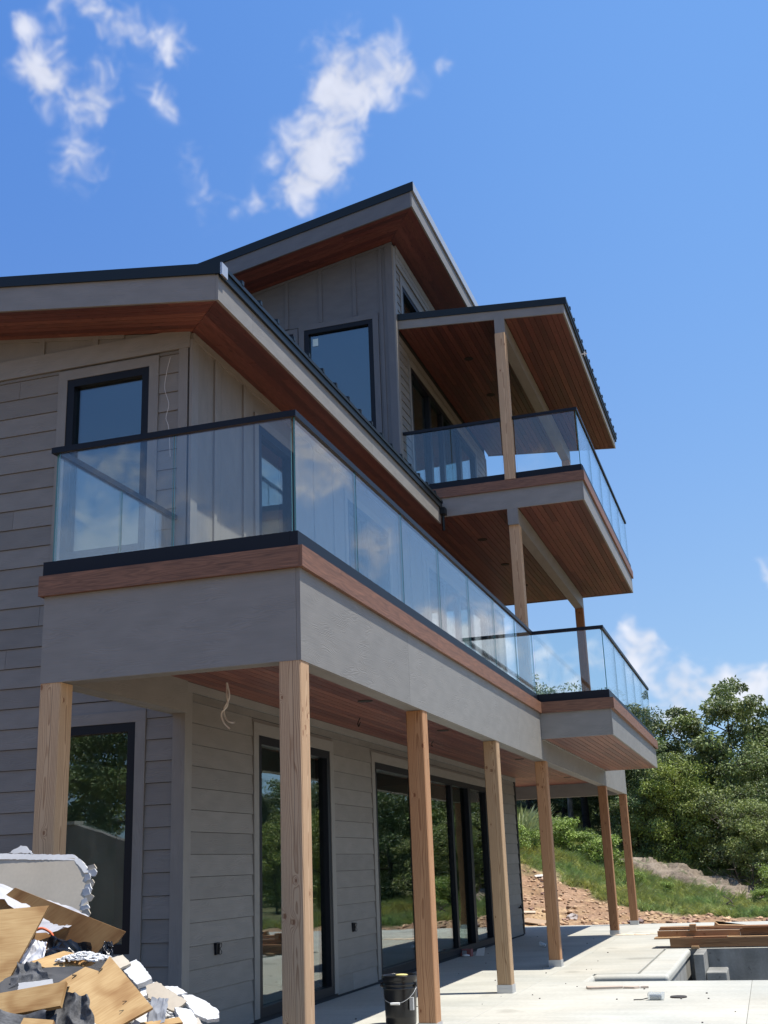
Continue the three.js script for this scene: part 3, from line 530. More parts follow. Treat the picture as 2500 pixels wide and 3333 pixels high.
{ // tower roof, rising towards the view
  const r = part('roof', house), k = .186, fb = (x) => towerSoff(x), ft = (x) => fb(x) + .277, mt = (x) => ft(x) + .15, zf = -8.34, xe = -1.288, zb = -17;
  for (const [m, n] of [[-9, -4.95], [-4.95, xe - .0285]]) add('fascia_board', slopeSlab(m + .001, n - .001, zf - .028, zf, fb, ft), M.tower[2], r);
  for (const [m, n] of pieces(zb, zf, 3.66, 3.5)) add('fascia_board', box(xe - .028, xe, fb(xe) + .002, ft(xe), m + .001, n - .001), pick(M.fascia), r);
  add('deck_sheathing', slopeSlab(-9, xe - .03, zb, zf - .03, (x) => fb(x) + .03, (x) => ft(x) - .01), M.soffitBack, r);
  add('metal_sheet', slopeSlab(-9, xe + .03, zb, zf + .012, (x) => ft(x) + .01, (x) => mt(x) - .004), M.metal, r);
  add('rake_flashing', slopeSlab(-9, xe + .032, zf + .004, zf + .018, (x) => ft(x) - .006, mt), M.metal, r);
  add('eave_flashing', box(xe + .004, xe + .034, ft(xe) - .002, mt(xe) + .003, zb, zf + .003), M.steel, r);
  const s = part('soffit', house);
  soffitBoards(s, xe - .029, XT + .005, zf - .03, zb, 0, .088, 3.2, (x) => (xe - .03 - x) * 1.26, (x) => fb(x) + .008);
  const n = 8, w = (-ZT + zf - .03 - .002) / n;
  for (let i = 0; i < n; i++) {
    const z0 = zf - .03 - w * i - .0022, z1 = zf - .03 - w * (i + 1) + .0022, e0 = xe - .03 - (zf - .03 - z0) / 1.26, e1 = xe - .03 - (zf - .03 - z1) / 1.26, f = (x) => fb(x) + .008;
    const sg = pieces(-7.5, e0, 2.9, 1 + ((i * 1.1) % 2));
    sg.forEach(([a, b], j) => { const last = j === sg.length - 1, b0 = last ? e0 - .004 : b, b1 = last ? e1 - .004 : b; add('soffit_board', hexa([[a + .001, f(a), z1], [b1, f(b1), z1], [b0, f(b0), z0], [a + .001, f(a), z0], [a + .001, f(a) + .017, z1], [b1, f(b1) + .017, z1], [b0, f(b0) + .017, z0], [a + .001, f(a) + .017, z0]]), pick(M.soffitUpShade), s); });
  }
}
{ // porch roof over the upper balcony
  const r = part('roof', house), k = -.0785, fb = (x) => 9.436 + k * (x - .833), ft = (x) => fb(x) + .15, mt = (x) => ft(x) + .108, zf = -9.172, xe = .833, zb = -15.74, xi = XT + .028;
  add('fascia_board', slopeSlab(xi, xe - .0285, zf - .028, zf, fb, ft), M.fascia[1], r);
  for (const [m, n] of pieces(zb, zf, 3.66, 2.2)) add('fascia_board', box(xe - .028, xe, fb(xe), ft(xe), m + .001, n - .001), pick(M.fascia), r);
  add('fascia_board', slopeSlab(xi, xe - .0285, zb, zb + .028, fb, ft), M.fascia[1], r);
  add('deck_sheathing', slopeSlab(xi, xe - .03, zb + .03, zf - .03, (x) => fb(x) + .03, (x) => ft(x) - .01), M.soffitBack, r);
  add('metal_sheet', slopeSlab(xi, xe + .045, zb, zf + .012, (x) => ft(x) + .045, (x) => mt(x) - .003), M.metal, r);
  add('rake_flashing', slopeSlab(xi, xe + .047, zf + .004, zf + .018, (x) => ft(x) - .004, mt), M.metal, r);
  add('eave_flashing', box(xe + .004, xe + .03, ft(xe) - .01, ft(xe) + .042, zb, zf - .002), M.metal, r);
  for (let z = -9.6; z > -15.7; z -= .43) add('seam_rib', slopeSlab(xi, xe + .056, z - .022, z + .022, (x) => mt(x) - .005, (x) => mt(x) + .04), M.metal, r);
  add('beam', hexa([[-.267, 9.242, -15.70], [-.108, 9.242, -15.70], [-.108, 9.242, zf - .004], [-.267, 9.242, zf - .004], [-.267, fb(-.267) - .003, -15.70], [-.108, fb(-.108) - .003, -15.70], [-.108, fb(-.108) - .003, zf - .004], [-.267, fb(-.267) - .003, zf - .004]]), M.fascia[1], r);
  add('beam', hexa([[-.267, 9.242, zf - .003], [-.108, 9.242, zf - .003], [-.108, 9.242, zf + .012], [-.267, 9.242, zf + .012], [-.267, fb(-.267) + .03, zf - .003], [-.108, fb(-.108) + .03, zf - .003], [-.108, fb(-.108) + .03, zf + .012], [-.267, fb(-.267) + .03, zf + .012]]), M.fascia[1], r);
  const cl = part('wire_clip', house); add('clip', mergeGeometries([box(xe + .002, xe + .10, 9.51, 9.525, -11.0, -10.985), box(xe + .05, xe + .065, 9.48, 9.56, -11.01, -10.99)]), M.white, cl);
  const s = part('soffit', house);
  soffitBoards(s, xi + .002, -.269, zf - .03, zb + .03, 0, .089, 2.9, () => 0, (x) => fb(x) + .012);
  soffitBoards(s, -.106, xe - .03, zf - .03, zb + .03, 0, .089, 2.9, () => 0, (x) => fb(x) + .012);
  for (const z of [-10.6, -12.3]) downlight(-1.02, fb(-1.02) + .012, z);
}

// ---------------------------------------------------------------- ground
const lerpTab = (tab, x) => { if (x <= tab[0][0]) return tab[0][1]; for (let i = 1; i < tab.length; i++) if (x <= tab[i][0]) return mix(tab[i - 1][1], tab[i][1], sstep(0, 1, (x - tab[i - 1][0]) / (tab[i][0] - tab[i - 1][0]))); return tab[tab.length - 1][1]; };
const H25 = [[-12, 2.2], [-6, 1.75], [-4.2, 1.4], [-2.6, 1.03], [-1.9, .74], [-1.3, .57], [-.6, .42], [0, .25], [1, .08], [2.5, -.1], [6, -.15], [30, -.6]];
const H34 = [[-12, 3.7], [-7, 3.2], [-5.4, 2.75], [-3.2, 2.05], [-2.2, 1.62], [-1.4, 1.4], [0, 1.05], [1.2, .72], [2.7, .3], [4, .1], [8, 0], [20, -.4], [40, -1.2]];
const H46 = [[-12, 4.6], [-7, 4.2], [-4, 2.9], [0, 1.7], [3, 1.0], [8, .5], [20, -.2], [40, -1.5]];
const dirtEdge = (x) => -22.2 - 2.6 * sstep(.6, -3.2, x) + .9 * sstep(.2, 2.2, x) + .5 * n2(x * 1.1, 3.3) + .25 * n2(x * 3.1, 8.3);
function hillY(x, z) {
  if (z > -19.58) return x > -.6 && x < 8.9 && z < -7.05 && z > -12.7 ? -1.9 : -.1;
  const a = lerpTab(H25, x), b = lerpTab(H34, x), c = lerpTab(H46, x);
  let y = z > -25 ? mix(-.03, a, Math.pow(clamp((-19.58 - z) / 5.42), 1.15)) : z > -34 ? mix(a, b, (-25 - z) / 9) : z > -46 ? mix(b, c, (-34 - z) / 12) : c + (-46 - z) * .03;
  return y;
}
function bumps(x, z) { const d = sstep(-19.6, -20.4, z) * sstep(-60, -40, z), k = .35 + .65 * sstep(-27, -24, z); return d * (.10 * f2(x * .9, z * .9, 3) + k * (.09 * f2(x * 2.3 + 7, z * 2.3, 3) + .07 * Math.abs(f2(x * 5.3, z * 5.3 + 3, 3)))); }
const isDirt = (x, z) => Math.max(sstep(-.45, .35, z - dirtEdge(x) + .8 * f2(x * 1.3 + 4, z * 1.3, 3)), .85 * sstep(1.15, .6, Math.hypot((x - 2.6) / 2.1, (z + 28.6 - .25 * (x - 2.6)) / 1.5) + .5 * f2(x * 1.2, z * 1.2 + 5, 3)));
{
  const xs = [], zs = [];
  for (let x = -9; x <= 7.4; x += .14) xs.push(x); for (let x = 8.95, s = .7; x < 400; x += s, s *= 1.22) { xs.push(x); xs.unshift(-2 - x); }
  for (let z = -19.58; z >= -35; z -= .14) zs.unshift(z); for (let z = -35.5, s = .7; z > -400; z -= s, s *= 1.22) zs.unshift(z); zs.push(-19.4, -16, -12.71, -12.69, -10, -7.06, -7.04, -4); for (let z = -2, s = 2; z < 300; z += s, s *= 1.3) zs.push(z);
  const pos = [], col = [], uv = [], idx = [], nx = xs.length;
  for (const z of zs) for (const x of xs) {
    const y = hillY(x, z) + bumps(x, z), d = z < -19 ? isDirt(x, z) : .85, v = f2(x * .7 + 3, z * .7, 4), w = f2(x * 2.3, z * 2.3 + 9, 3);
    pos.push(x, y, z); uv.push(x, z);
    const sand = sstep(-.1, .35, v + .4 * w);
    const dirt = [mix(.46, .66, sand) + .12 * w, mix(.29, .475, sand) + .09 * w, mix(.175, .27, sand) + .06 * w], soil = [.17 + .06 * v, .19 + .03 * v, .075];
    for (let k = 0; k < 3; k++) col.push(Math.max(.02, mix(soil[k], dirt[k], d)));
  }
  for (let j = 0; j + 1 < zs.length; j++) for (let i = 0; i + 1 < nx; i++) { const a = j * nx + i; idx.push(a, a + nx, a + 1, a + 1, a + nx, a + nx + 1); }
  const g = new THREE.BufferGeometry(); g.setAttribute('position', new THREE.Float32BufferAttribute(pos, 3)); g.setAttribute('color', new THREE.Float32BufferAttribute(col, 3)); g.setAttribute('uv', new THREE.Float32BufferAttribute(uv, 2)); g.setIndex(idx); g.computeVertexNormals();
  struct('ground', g, new THREE.MeshStandardMaterial({ vertexColors: true, map: dirtMap, bumpMap: dirtMap, bumpScale: .05, roughness: .97 }));
}
// --- patio of cast slabs, with the unfinished pool beside it
function rbox(x0, x1, y0, y1, z0, z1, r) { const g = new RoundedBoxGeometry(x1 - x0, y1 - y0, z1 - z0, 3, r).translate((x0 + x1) / 2, (y0 + y1) / 2, (z0 + z1) / 2), p = g.attributes.position, n = g.attributes.normal, u = []; for (let i = 0; i < p.count; i++) { const ax = Math.abs(n.getX(i)), ay = Math.abs(n.getY(i)), az = Math.abs(n.getZ(i)); if (ay >= ax && ay >= az) u.push(p.getX(i), p.getZ(i)); else if (ax > az) u.push(p.getZ(i), p.getY(i)); else u.push(p.getX(i), p.getY(i)); } g.setAttribute('uv', new THREE.Float32BufferAttribute(u, 2)); return g; }
{
  const p = new THREE.Group(); p.name = 'patio'; p.userData.kind = 'structure'; scene.add(p);
  const t = .14, slab = (x0, x1, z0, z1, m) => add('slab', rbox(x0 + .0018, x1 - .0018, -t, 0, z0 + .0018, z1 - .0018, .003), m, p);
  slab(-12, .055, -19.6, -12.2, M.conc[2]); slab(-12, .055, -12.2, -4.9, M.conc[0]); slab(-2.6, .055, -4.9, .7, M.conc[1]); slab(-12, -2.6, -4.9, -2.2, M.conc[1]);
  slab(.055, 2.47, -7.3, -2.1, M.conc[1]); slab(2.47, 6.2, -7.3, -2.1, M.conc[0]);
  slab(.055, .58, -8.24, -7.3, M.conc[0]); slab(.055, 1.105, -12.2, -8.24, M.conc[2]); slab(.055, 6.2, -19.6, -12.2, M.conc[0]);
  add('coping', rbox(1.108, 1.50, -.12, .0, -12.197, -8.243, .045), M.conc[1], p);
  add('coping', rbox(.583, 1.50, -.1205, -.0005, -8.24, -7.98, .045), M.conc[1], p);
  add('coping', rbox(.36, .62, -.1195, -.001, -8.1, -7.303, .05), M.conc[1], p);
  add('bedding', mergeGeometries([box(-2.6, .05, -.30, -.142, -19.6, .6), box(.05, 6.1, -.30, -.142, -7.32, -2.2), box(.5, 6.1, -.30, -.142, -19.6, -12.22)]), M.wallConc, p);
  const q = new THREE.Group(); q.name = 'pool_basin'; q.userData.kind = 'structure'; scene.add(q);
  add('basin_floor', box(.5, 9, -1.6, -1.45, -12.22, -7.3), M.wallConc, q);
  add('basin_wall', box(1.12, 1.475, -1.45, -.125, -12.2, -8.21), M.wallConc, q);
  add('basin_wall', box(.6, 1.474, -1.45, -.125, -8.208, -8.0), M.wallConc, q);
  add('basin_wall', box(.35, .6, -1.45, -.145, -8.2, -7.3), M.wallConc, q);
  add('basin_wall', box(1.476, 9, -1.45, -.006, -12.45, -12.195), M.wallConc, q);
  add('basin_wall', box(.6, 9, -1.45, -.145, -7.5, -7.302), M.wallConc, q);
  add('bench_block', rbox(1.60, 1.745, -1.44, -.008, -12.19, -11.2, .012), M.wallConc, q);
  add('step_block', rbox(1.75, 2.04, -1.44, -.25, -12.0, -11.2, .02), M.wallConc, q);
}
// ---------------------------------------------------------------- things on the patio
{ // black bucket
  const b = thing('plastic_bucket', 'black plastic bucket with wire handle and white grip beside a wooden post', 'bucket', [-.505, 0, -3.6]);
  const bm = std([.012, .012, .013], { roughness: .28 });
  const prof = [[0, .004], [.132, .004], [.137, .012], [.150, .30], [.150, .302], [.158, .303], [.158, .312], [.151, .314], [.152, .336], [.159, .337], [.159, .346], [.153, .348], [.154, .376], [.164, .377], [.165, .414], [.161, .418], [.153, .415], [.150, .395], [.138, .02], [0, .016]];
  add('body', new THREE.LatheGeometry(prof.map(([x, y]) => new THREE.Vector2(x, y)), 48), bm, b);
  const hd = []; for (let i = 0; i <= 20; i++) { const a = Math.PI * i / 20; hd.push([Math.cos(a) * .168, .335 - Math.sin(a) * .145, .03 + Math.sin(a) * .135]); }
  add('handle', tube(hd.map(([x, y, z]) => [x, y, z]), .0028, 40), M.steel, b);
  add('grip', new THREE.CylinderGeometry(.011, .011, .085, 12).rotateZ(Math.PI / 2).translate(0, .19, .166), M.white, b);
  add('ear', mergeGeometries([new THREE.CylinderGeometry(.02, .02, .02, 16).rotateZ(Math.PI / 2).translate(.162, .335, .03), new THREE.CylinderGeometry(.02, .02, .02, 16).rotateZ(Math.PI / 2).translate(-.162, .335, .03)]), bm, b);
  add('rag', new THREE.SphereGeometry(.05, 12, 8).scale(1.2, .18, .7).translate(.03, .418, .03), std([.72, .63, .25]), b);
  add('contents', new THREE.CylinderGeometry(.145, .145, .01, 32).translate(0, .385, 0), std([.35, .34, .32]), b);
  add('clip', box(.118, .15, .13, .235, .075, .11), std([.45, .45, .44]), b);
}
const lumberMat = [[.56, .47, .40], [.32, .26, .215], [.52, .38, .30], [.26, .21, .175], [.74, .68, .60]].map((c) => std(c, { map: firMap, bumpMap: firBump, bumpScale: .001, roughness: .85 }));
{ // stacked lumber along the far edge of the pool
  const L = [
    [1.20, 4.9, .015, .135, -12.36, -12.28, 1, 'thick brown board on edge along the front bottom of the lumber stack'],
    [1.28, 5.0, .015, .12, -12.95, -12.87, 3, 'dark board on edge at the back bottom of the lumber stack'],
    [.96, 1.55, .136, .158, -12.62, -12.30, 4, 'short pale plank lying flat at the left end of the stack'],
    [1.36, 2.05, .138, .162, -12.66, -12.31, 2, 'pale brown plank in the middle of the flat layer'],
    [2.06, 5.0, .137, .157, -12.64, -12.29, 4, 'long pale plank at the right of the flat layer'],
    [1.005, 2.25, .164, .245, -12.55, -12.47, 0, 'light wooden beam above the flat planks on the left'],
    [2.255, 5.0, .164, .262, -12.56, -12.47, 1, 'brown beam above the flat planks running out on the right'],
    [1.02, 3.4, .246, .268, -12.80, -12.58, 2, 'reddish plank behind the top beam of the stack'],
    [1.04, 2.9, .269, .292, -12.86, -12.62, 0, 'uppermost reddish plank of the lumber stack'],
    [2.3, 5.0, .27, .30, -12.60, -12.42, 2, 'upper plank running out of the frame on the right'],
  ];
  for (const [x0, x1, y0, y1, z0, z1, m, lab] of L) tag(add('lumber_board', rbox2(x0, x1, y0, y1, z0, z1), lumberMat[m], scene), lab, 'lumber');
  tag(add('wood_block', box(1.505, 1.60, .2455, .335, -12.60, -12.40), lumberMat[0], scene), 'short wood block lying across the top beam of the stack', 'wood block');
  tag(add('wood_block', box(1.52, 1.63, .001, .036, -12.27, -12.17), lumberMat[4], scene), 'small wood block under the front board at the pool edge', 'wood block');
  tag(add('wood_offcut', hexa([[1.86, .293, -12.84], [2.35, .293, -12.84], [2.3, .293, -12.70], [1.88, .293, -12.70], [1.875, .36, -12.84], [1.93, .31, -12.84], [1.93, .308, -12.70], [1.88, .355, -12.70]]), lumberMat[4], scene), 'wedge-shaped offcut lying on top of the lumber stack', 'wood offcut');
}
function rbox2(x0, x1, y0, y1, z0, z1) { const k = rr(-.006, .006), t = rr(-.012, .012); return hexa([[x0, y0, z0], [x1, y0 + k * .3, z0 + t], [x1, y0 + k * .3, z1 + t], [x0, y0, z1], [x0 + k, y1, z0], [x1 + k, y1 + k * .3, z0 + t], [x1 + k, y1 + k * .3, z1 + t], [x0 + k, y1, z1]]); }
{ // small things left on the slab
  const tm = std([.62, .50, .40], { map: boardMap, roughness: .6 });
  const strip = (pts, lab) => tag(add('wood_strip', prismXZ(pts, .002, .02), tm, scene), lab, 'wood strip');
  strip([[.72, -6.60], [1.12, -6.62], [1.125, -6.52], [.80, -6.44], [.76, -6.45]], 'longest of three pale wood strips lying on the slab');
  strip([[1.13, -6.60], [1.30, -6.60], [1.31, -6.53], [1.26, -6.47], [1.14, -6.50]], 'middle one of three pale wood strips lying on the slab');
  strip([[1.315, -6.58], [1.40, -6.57], [1.405, -6.53], [1.32, -6.52]], 'shortest of three pale wood strips lying on the slab');
  const jar = thing('plastic_container', 'crumpled clear plastic container lying on the near slab', 'container', [1.585, .001, -5.42]);
  const pm = new THREE.MeshPhysicalMaterial({ color: lin(.86, .88, .88), transmission: .75, thickness: 0, roughness: .12 });
  const jg = new RoundedBoxGeometry(.17, .075, .10, 4, .03); reseed(9); { const p = jg.attributes.position; for (let i = 0; i < p.count; i++) { const q = n3(p.getX(i) * 30, p.getY(i) * 30, p.getZ(i) * 30) * .012; p.setXYZ(i, p.getX(i) + q, Math.max(-.037, p.getY(i) + q), p.getZ(i) - q); } jg.computeVertexNormals(); }
  add('body', jg.translate(0, .038, 0), pm, jar); add('cord', tube([[-.08, .02, .02], [-.14, .008, .03], [-.19, .006, .02], [-.22, .005, .03]], .005, 16), M.dark, jar);
  add('insert', box(-.06, .05, .006, .05, -.03, .03), std([.28, .30, .31]), jar);
  const dr = thing('drain_cover', 'round dark drain cover set in the near slab', 'drain cover', [1.785, 0, -5.63]);
  add('plate', new THREE.CylinderGeometry(.078, .082, .012, 32).translate(0, .006, 0), std([.035, .03, .028], { roughness: .7 }), dr); add('rim', new THREE.TorusGeometry(.078, .006, 8, 32).rotateX(Math.PI / 2).translate(0, .008, 0), std([.06, .05, .045]), dr);
  const pk = thing('cardboard_package', 'torn red and white package lying by the sliding door', 'package', [-1.77, 0, -11.36]);
  add('box', hexa([[-.13, .002, -.05], [.07, .002, .02], [.05, .002, .07], [-.15, .002, .01], [-.13, .105, -.05], [.07, .11, .02], [.05, .10, .07], [-.15, .10, .01]]), std([.30, .11, .10]), pk); add('label_panel', hexa([[-.10, .03, .031], [-.02, .03, .056], [-.02, .03, .059], [-.10, .03, .034], [-.10, .085, .030], [-.02, .085, .055], [-.02, .085, .058], [-.10, .085, .033]]), std([.42, .44, .48]), pk); add('tray', hexa([[.09, .002, -.03], [.22, .002, -.06], [.23, .002, -.03], [.10, .002, .01], [.12, .10, -.06], [.24, .12, -.08], [.245, .12, -.065], [.13, .10, -.04]]), std([.55, .53, .50]), pk); add('wrapper', new THREE.SphereGeometry(.05, 10, 6).scale(1.3, .4, .8).translate(-.02, .02, .12), M.white, pk);
  tag(add('plastic_cup', new THREE.LatheGeometry([[0, 0], [.035, 0], [.045, .11], [.042, .11], [.033, .006], [0, .006]].map(([x, y]) => new THREE.Vector2(x, y)), 20).rotateZ(1.35).translate(-.82, .045, -12.75), pm, scene), 'clear plastic cup on the shaded slab behind the post', 'cup');
  const sw = thing('sawdust_heap', 'thin heap of pale wood shavings at the foot of a far post', 'sawdust', [.15, 0, -15.9]);
  for (let i = 0; i < 9; i++) add('flake', new THREE.SphereGeometry(.1, 8, 5).scale(rr(.5, 1.5), .12, rr(.3, .7)).translate(rr(-.15, .55), .006, rr(-.12, .12)), std([.75, .60, .45]), sw);
  reseed(31); const crumbs = []; for (let i = 0; i < 70; i++) { const x = rr(-1.7, 2.6), z = rr(-16, -3.4); if (x > .5 && z < -7.25) continue; const s = rr(.004, .014); crumbs.push(new THREE.IcosahedronGeometry(s, 0).scale(1, .6, rr(.6, 1.6)).translate(x, s * .4, z)); }
  const cr = add('concrete_crumbs', mergeGeometries(crumbs), std([.10, .09, .08]), scene); cr.userData.kind = 'stuff'; tag(cr, 'small dark crumbs of dirt scattered over the slabs', 'crumbs');
}
function prismXZ(pts, y0, y1) { const s = new THREE.Shape(pts.map(([x, z]) => new THREE.Vector2(x, -z))); const g = new THREE.ExtrudeGeometry(s, { depth: y1 - y0, bevelEnabled: false }); g.rotateX(-Math.PI / 2).translate(0, y0, 0); return g; }

// ---------------------------------------------------------------- heap of building waste
function slabOf(pts, thick, jag = 0) {                 // a flat scrap with real thickness, its upper/front face through pts
  const P = pts.map(V), n = new THREE.Vector3(), c = new THREE.Vector3();
  P.forEach((a, i) => { const b = P[(i + 1) % P.length]; n.x += (a.y - b.y) * (a.z + b.z); n.y += (a.z - b.z) * (a.x + b.x); n.z += (a.x - b.x) * (a.y + b.y); c.add(a); });
  n.normalize(); c.multiplyScalar(1 / P.length); if (n.y * .6 + n.z < 0) n.negate();
  const U = P[1].clone().sub(P[0]); U.addScaledVector(n, -U.dot(n)).normalize(); const W = n.clone().cross(U);
  let q = P.map((p) => { const d = p.clone().sub(c); return [d.dot(U), d.dot(W)]; });
  if (jag) { const o = []; q.forEach((a, i) => { const b = q[(i + 1) % q.length], l = Math.hypot(b[0] - a[0], b[1] - a[1]), m = Math.max(1, Math.round(l / .014)); for (let k = 0; k < m; k++) { const t = k / m; o.push([mix(a[0], b[0], t) + (k ? rr(-jag, jag) : 0), mix(a[1], b[1], t) + (k ? rr(-jag, jag) : 0)]); } }); q = o; }
  const g = new THREE.ExtrudeGeometry(new THREE.Shape(q.map(([x, y]) => new THREE.Vector2(x, y))), { depth: thick, bevelEnabled: false }).translate(0, 0, -thick);
  return g.applyMatrix4(new THREE.Matrix4().makeBasis(U, W, n).setPosition(c));
}
{
  reseed(404);
  const hx = (x) => lerpTab([[-3.2, 0], [-2.4, .6], [-1.7, .98], [-1.0, .96], [-.55, .86], [-.2, .74], [.04, .64], [.18, .56], [.26, .42], [.36, .1], [.45, -.05]], x);
  const hz = (x, z) => sstep(mix(-.6, 1.05, sstep(-.9, -.2, x)), mix(.9, 1.62, sstep(-.9, -.2, x)), z) * (1 - sstep(2.25, 3.6, z)) * (1 - .12 * sstep(1.3, 2.2, z));
  const nx = 60, nz = 60, pos = [], uv = [], idx = [];
  for (let j = 0; j <= nz; j++) for (let i = 0; i <= nx; i++) { const x = mix(-3.2, 1.3, i / nx), z = mix(-.6, 3.6, j / nz), h = hx(x) * hz(x, z); pos.push(x, Math.max(-.02, h - .06 + (h > .05 ? .10 * f2(x * 3, z * 3, 3) + .06 * Math.abs(f2(x * 9, z * 9, 2)) : 0)), z); uv.push(x, z); }
  for (let j = 0; j < nz; j++) for (let i = 0; i < nx; i++) { const a = j * (nx + 1) + i; idx.push(a, a + nx + 1, a + 1, a + 1, a + nx + 1, a + nx + 2); }
  const g = new THREE.BufferGeometry(); g.setAttribute('position', new THREE.Float32BufferAttribute(pos, 3)); g.setAttribute('uv', new THREE.Float32BufferAttribute(uv, 2)); g.setIndex(idx); g.computeVertexNormals();
  const h = add('rubble_heap', g, std([.10, .10, .105], { map: feltMap, roughness: .95, bumpMap: feltMap, bumpScale: .02 }), scene); h.userData.kind = 'stuff'; tag(h, 'dark heap of rubble and torn felt under the scrap boards', 'rubble');
  const ply = [[.60, .575, .54], [.70, .68, .66], [.46, .37, .29]].map((c) => std(c, { map: plyMap, roughness: .75, bumpMap: plyMap, bumpScale: .001 }));
  const plyEdge = std([.45, .32, .2], { map: plyMap });
  const gyp = std([.60, .525, .41], { map: boardMap, roughness: .9 }), wht = std([.72, .715, .70], { map: boardMap, roughness: .85 }), felt = std([.23, .23, .235], { map: feltMap, roughness: .95, side: THREE.DoubleSide }), poly = new THREE.MeshPhysicalMaterial({ color: lin(.58, .58, .61), roughness: .6, transmission: .35, thickness: 0, side: THREE.DoubleSide }), bin = std([.012, .012, .014], { roughness: .22, side: THREE.DoubleSide });
  const sc = (name, lab, cat, pts, th, m, jag = 0) => tag(add(name, slabOf(pts, th, jag), m, scene), lab, cat);
  // cream panel at the back: bowed sheet of drywall with a torn white edge
  {
    const t = thing('drywall_sheet', 'large cream drywall sheet with a torn white edge leaning at the back of the heap', 'drywall', [0, 0, 0]);
    const face = [[-1.848, 1.503, .825], [-1.749, 1.5, .815], [-1.444, 1.488, .781], [-1.2, 1.473, .756], [-1.15, 1.438, .76], [-1.101, 1.381, .77], [-1.07, 1.296, .79], [-1.066, 1.229, .808], [-1.043, 1.163, .824], [-1.06, 1.13, .835], [-1.057, 1.0, .872], [-1.346, .95, .92], [-1.735, .95, .965]];
    add('sheet', slabOf(face, .014), gyp, t);
    add('torn_paper', slabOf([[-1.851, 1.527, .822], [-1.445, 1.505, .779], [-1.206, 1.494, .752], [-1.147, 1.458, .756], [-1.075, 1.385, .767], [-1.115, 1.384, .776], [-1.195, 1.461, .762], [-1.843, 1.492, .836]], .05, .0022), wht, t);
    for (let i = 0; i < 12; i++) { const v = i / 11, x = -1.075 + .012 * Math.sin(i * 2.3), y = mix(1.41, 1.09, v), z = mix(.765, .845, v), w = rr(.018, .042), h = rr(.018, .04), k = rr(-.012, .012); add('torn_flake', slabOf([[x - .02, y - h * .6, z + .004], [x + w * .6, y - h + k, z], [x + w, y + k, z + rr(-.02, .02)], [x + w * .5, y + h, z], [x - .02, y + h * .7, z + .004]], .008, .003), i % 3 ? wht : gyp, t); }
    tag(add('paper_scrap', slabOf([[-1.52, 1.515, .97], [-1.45, 1.555, .95], [-1.41, 1.55, .95], [-1.35, 1.505, .96]], .006, .004), wht, scene), 'small curled paper scrap on top of the cream drywall sheet', 'paper scrap');
  }
  sc('plywood_board', 'long brown plywood board slanting down under the plastic sheet', 'plywood', [[-1.62, 1.0, 1.44], [-1.226, 1.317, 1.309], [-.597, 1.065, 1.177], [-.637, 1.011, 1.192], [-.768, .94, 1.232], [-1.119, 1.0, 1.32]], .02, ply[2]);
  {
    // crumpled white polythene draped over the brown board
    const cols = 26, rows = 12, pos = [], idx = [];
    const topE = [[-1.62, 1.20, 1.42], [-1.40, 1.345, 1.27], [-1.22, 1.285, 1.22], [-1.05, 1.235, 1.18], [-.95, 1.20, 1.15], [-.842, 1.150, 1.14]], botE = [[-1.60, 1.12, 1.44], [-1.36, 1.27, 1.37], [-1.17, 1.205, 1.35], [-1.10, 1.125, 1.34], [-1.02, 1.068, 1.32], [-.90, 1.10, 1.25]];
    const ct = new THREE.CatmullRomCurve3(topE.map(V)), cb = new THREE.CatmullRomCurve3(botE.map(V));
    for (let j = 0; j <= rows; j++) for (let i = 0; i <= cols; i++) { const a = ct.getPoint(i / cols), b = cb.getPoint(i / cols), v = j / rows, p = a.lerp(b, v), q = .030 * f2(i * .35, j * .4 + 3, 3) + .012 * f2(i * 1.1, j * 1.1, 2), e = v > .9 ? .02 * n2(i * 1.7, 4.4) : 0; pos.push(p.x + e * .3, p.y + q * .5 + e, p.z + .012 + Math.abs(q)); }
    for (let j = 0; j < rows; j++) for (let i = 0; i < cols; i++) { const a = j * (cols + 1) + i; idx.push(a, a + cols + 1, a + 1, a + 1, a + cols + 1, a + cols + 2); }
    const g2 = new THREE.BufferGeometry(); g2.setAttribute('position', new THREE.Float32BufferAttribute(pos, 3)); g2.setIndex(idx); g2.computeVertexNormals();
    tag(add('plastic_sheet', g2, poly, scene), 'crumpled translucent white plastic sheet draped over the brown plywood board', 'plastic sheet');
  }
  sc('plywood_board', 'tan plywood board cut to a point at the left edge of the heap', 'plywood', [[-1.45, 1.19, 1.93], [-.79, 1.221, 1.632], [-.84, .836, 1.938], [-.95, .62, 2.09], [-1.5, .65, 2.33]], .018, ply[0]);
  sc('plywood_board', 'small pale plywood piece carrying white foam crumbs', 'plywood', [[-.798, .957, 1.788], [-.691, 1.0, 1.632], [-.476, .965, 1.66], [-.50, .925, 1.795], [-.571, .916, 1.84]], .022, ply[1]);
  sc('plywood_board', 'largest pale plywood board lying in the middle of the heap', 'plywood', [[-.447, .888, 2.043], [-.367, .946, 1.95], [-.296, .925, 1.941], [-.282, .987, 1.872], [.008, .766, 1.966], [-.089, .708, 2.067], [-.28, .66, 2.19]], .016, ply[1]);
  sc('plywood_board', 'oblong plywood offcut at the lower left of the heap', 'plywood', [[-.80, .835, 2.32], [-.286, .91, 2.243], [-.266, .812, 2.311], [-.76, .745, 2.39]], .022, ply[0]);
  sc('plywood_board', 'small plywood end lowest in the heap', 'plywood', [[-.336, .784, 2.483], [-.18, .776, 2.493], [-.145, .70, 2.59], [-.32, .70, 2.59]], .016, ply[0]);
  sc('drywall_scrap', 'thick white foam block lying right of the large plywood', 'foam block', [[-.392, .916, 1.587], [-.322, .947, 1.54], [-.288, .93, 1.555], [-.186, .862, 1.624], [-.247, .838, 1.661]], .03, wht, .0035);
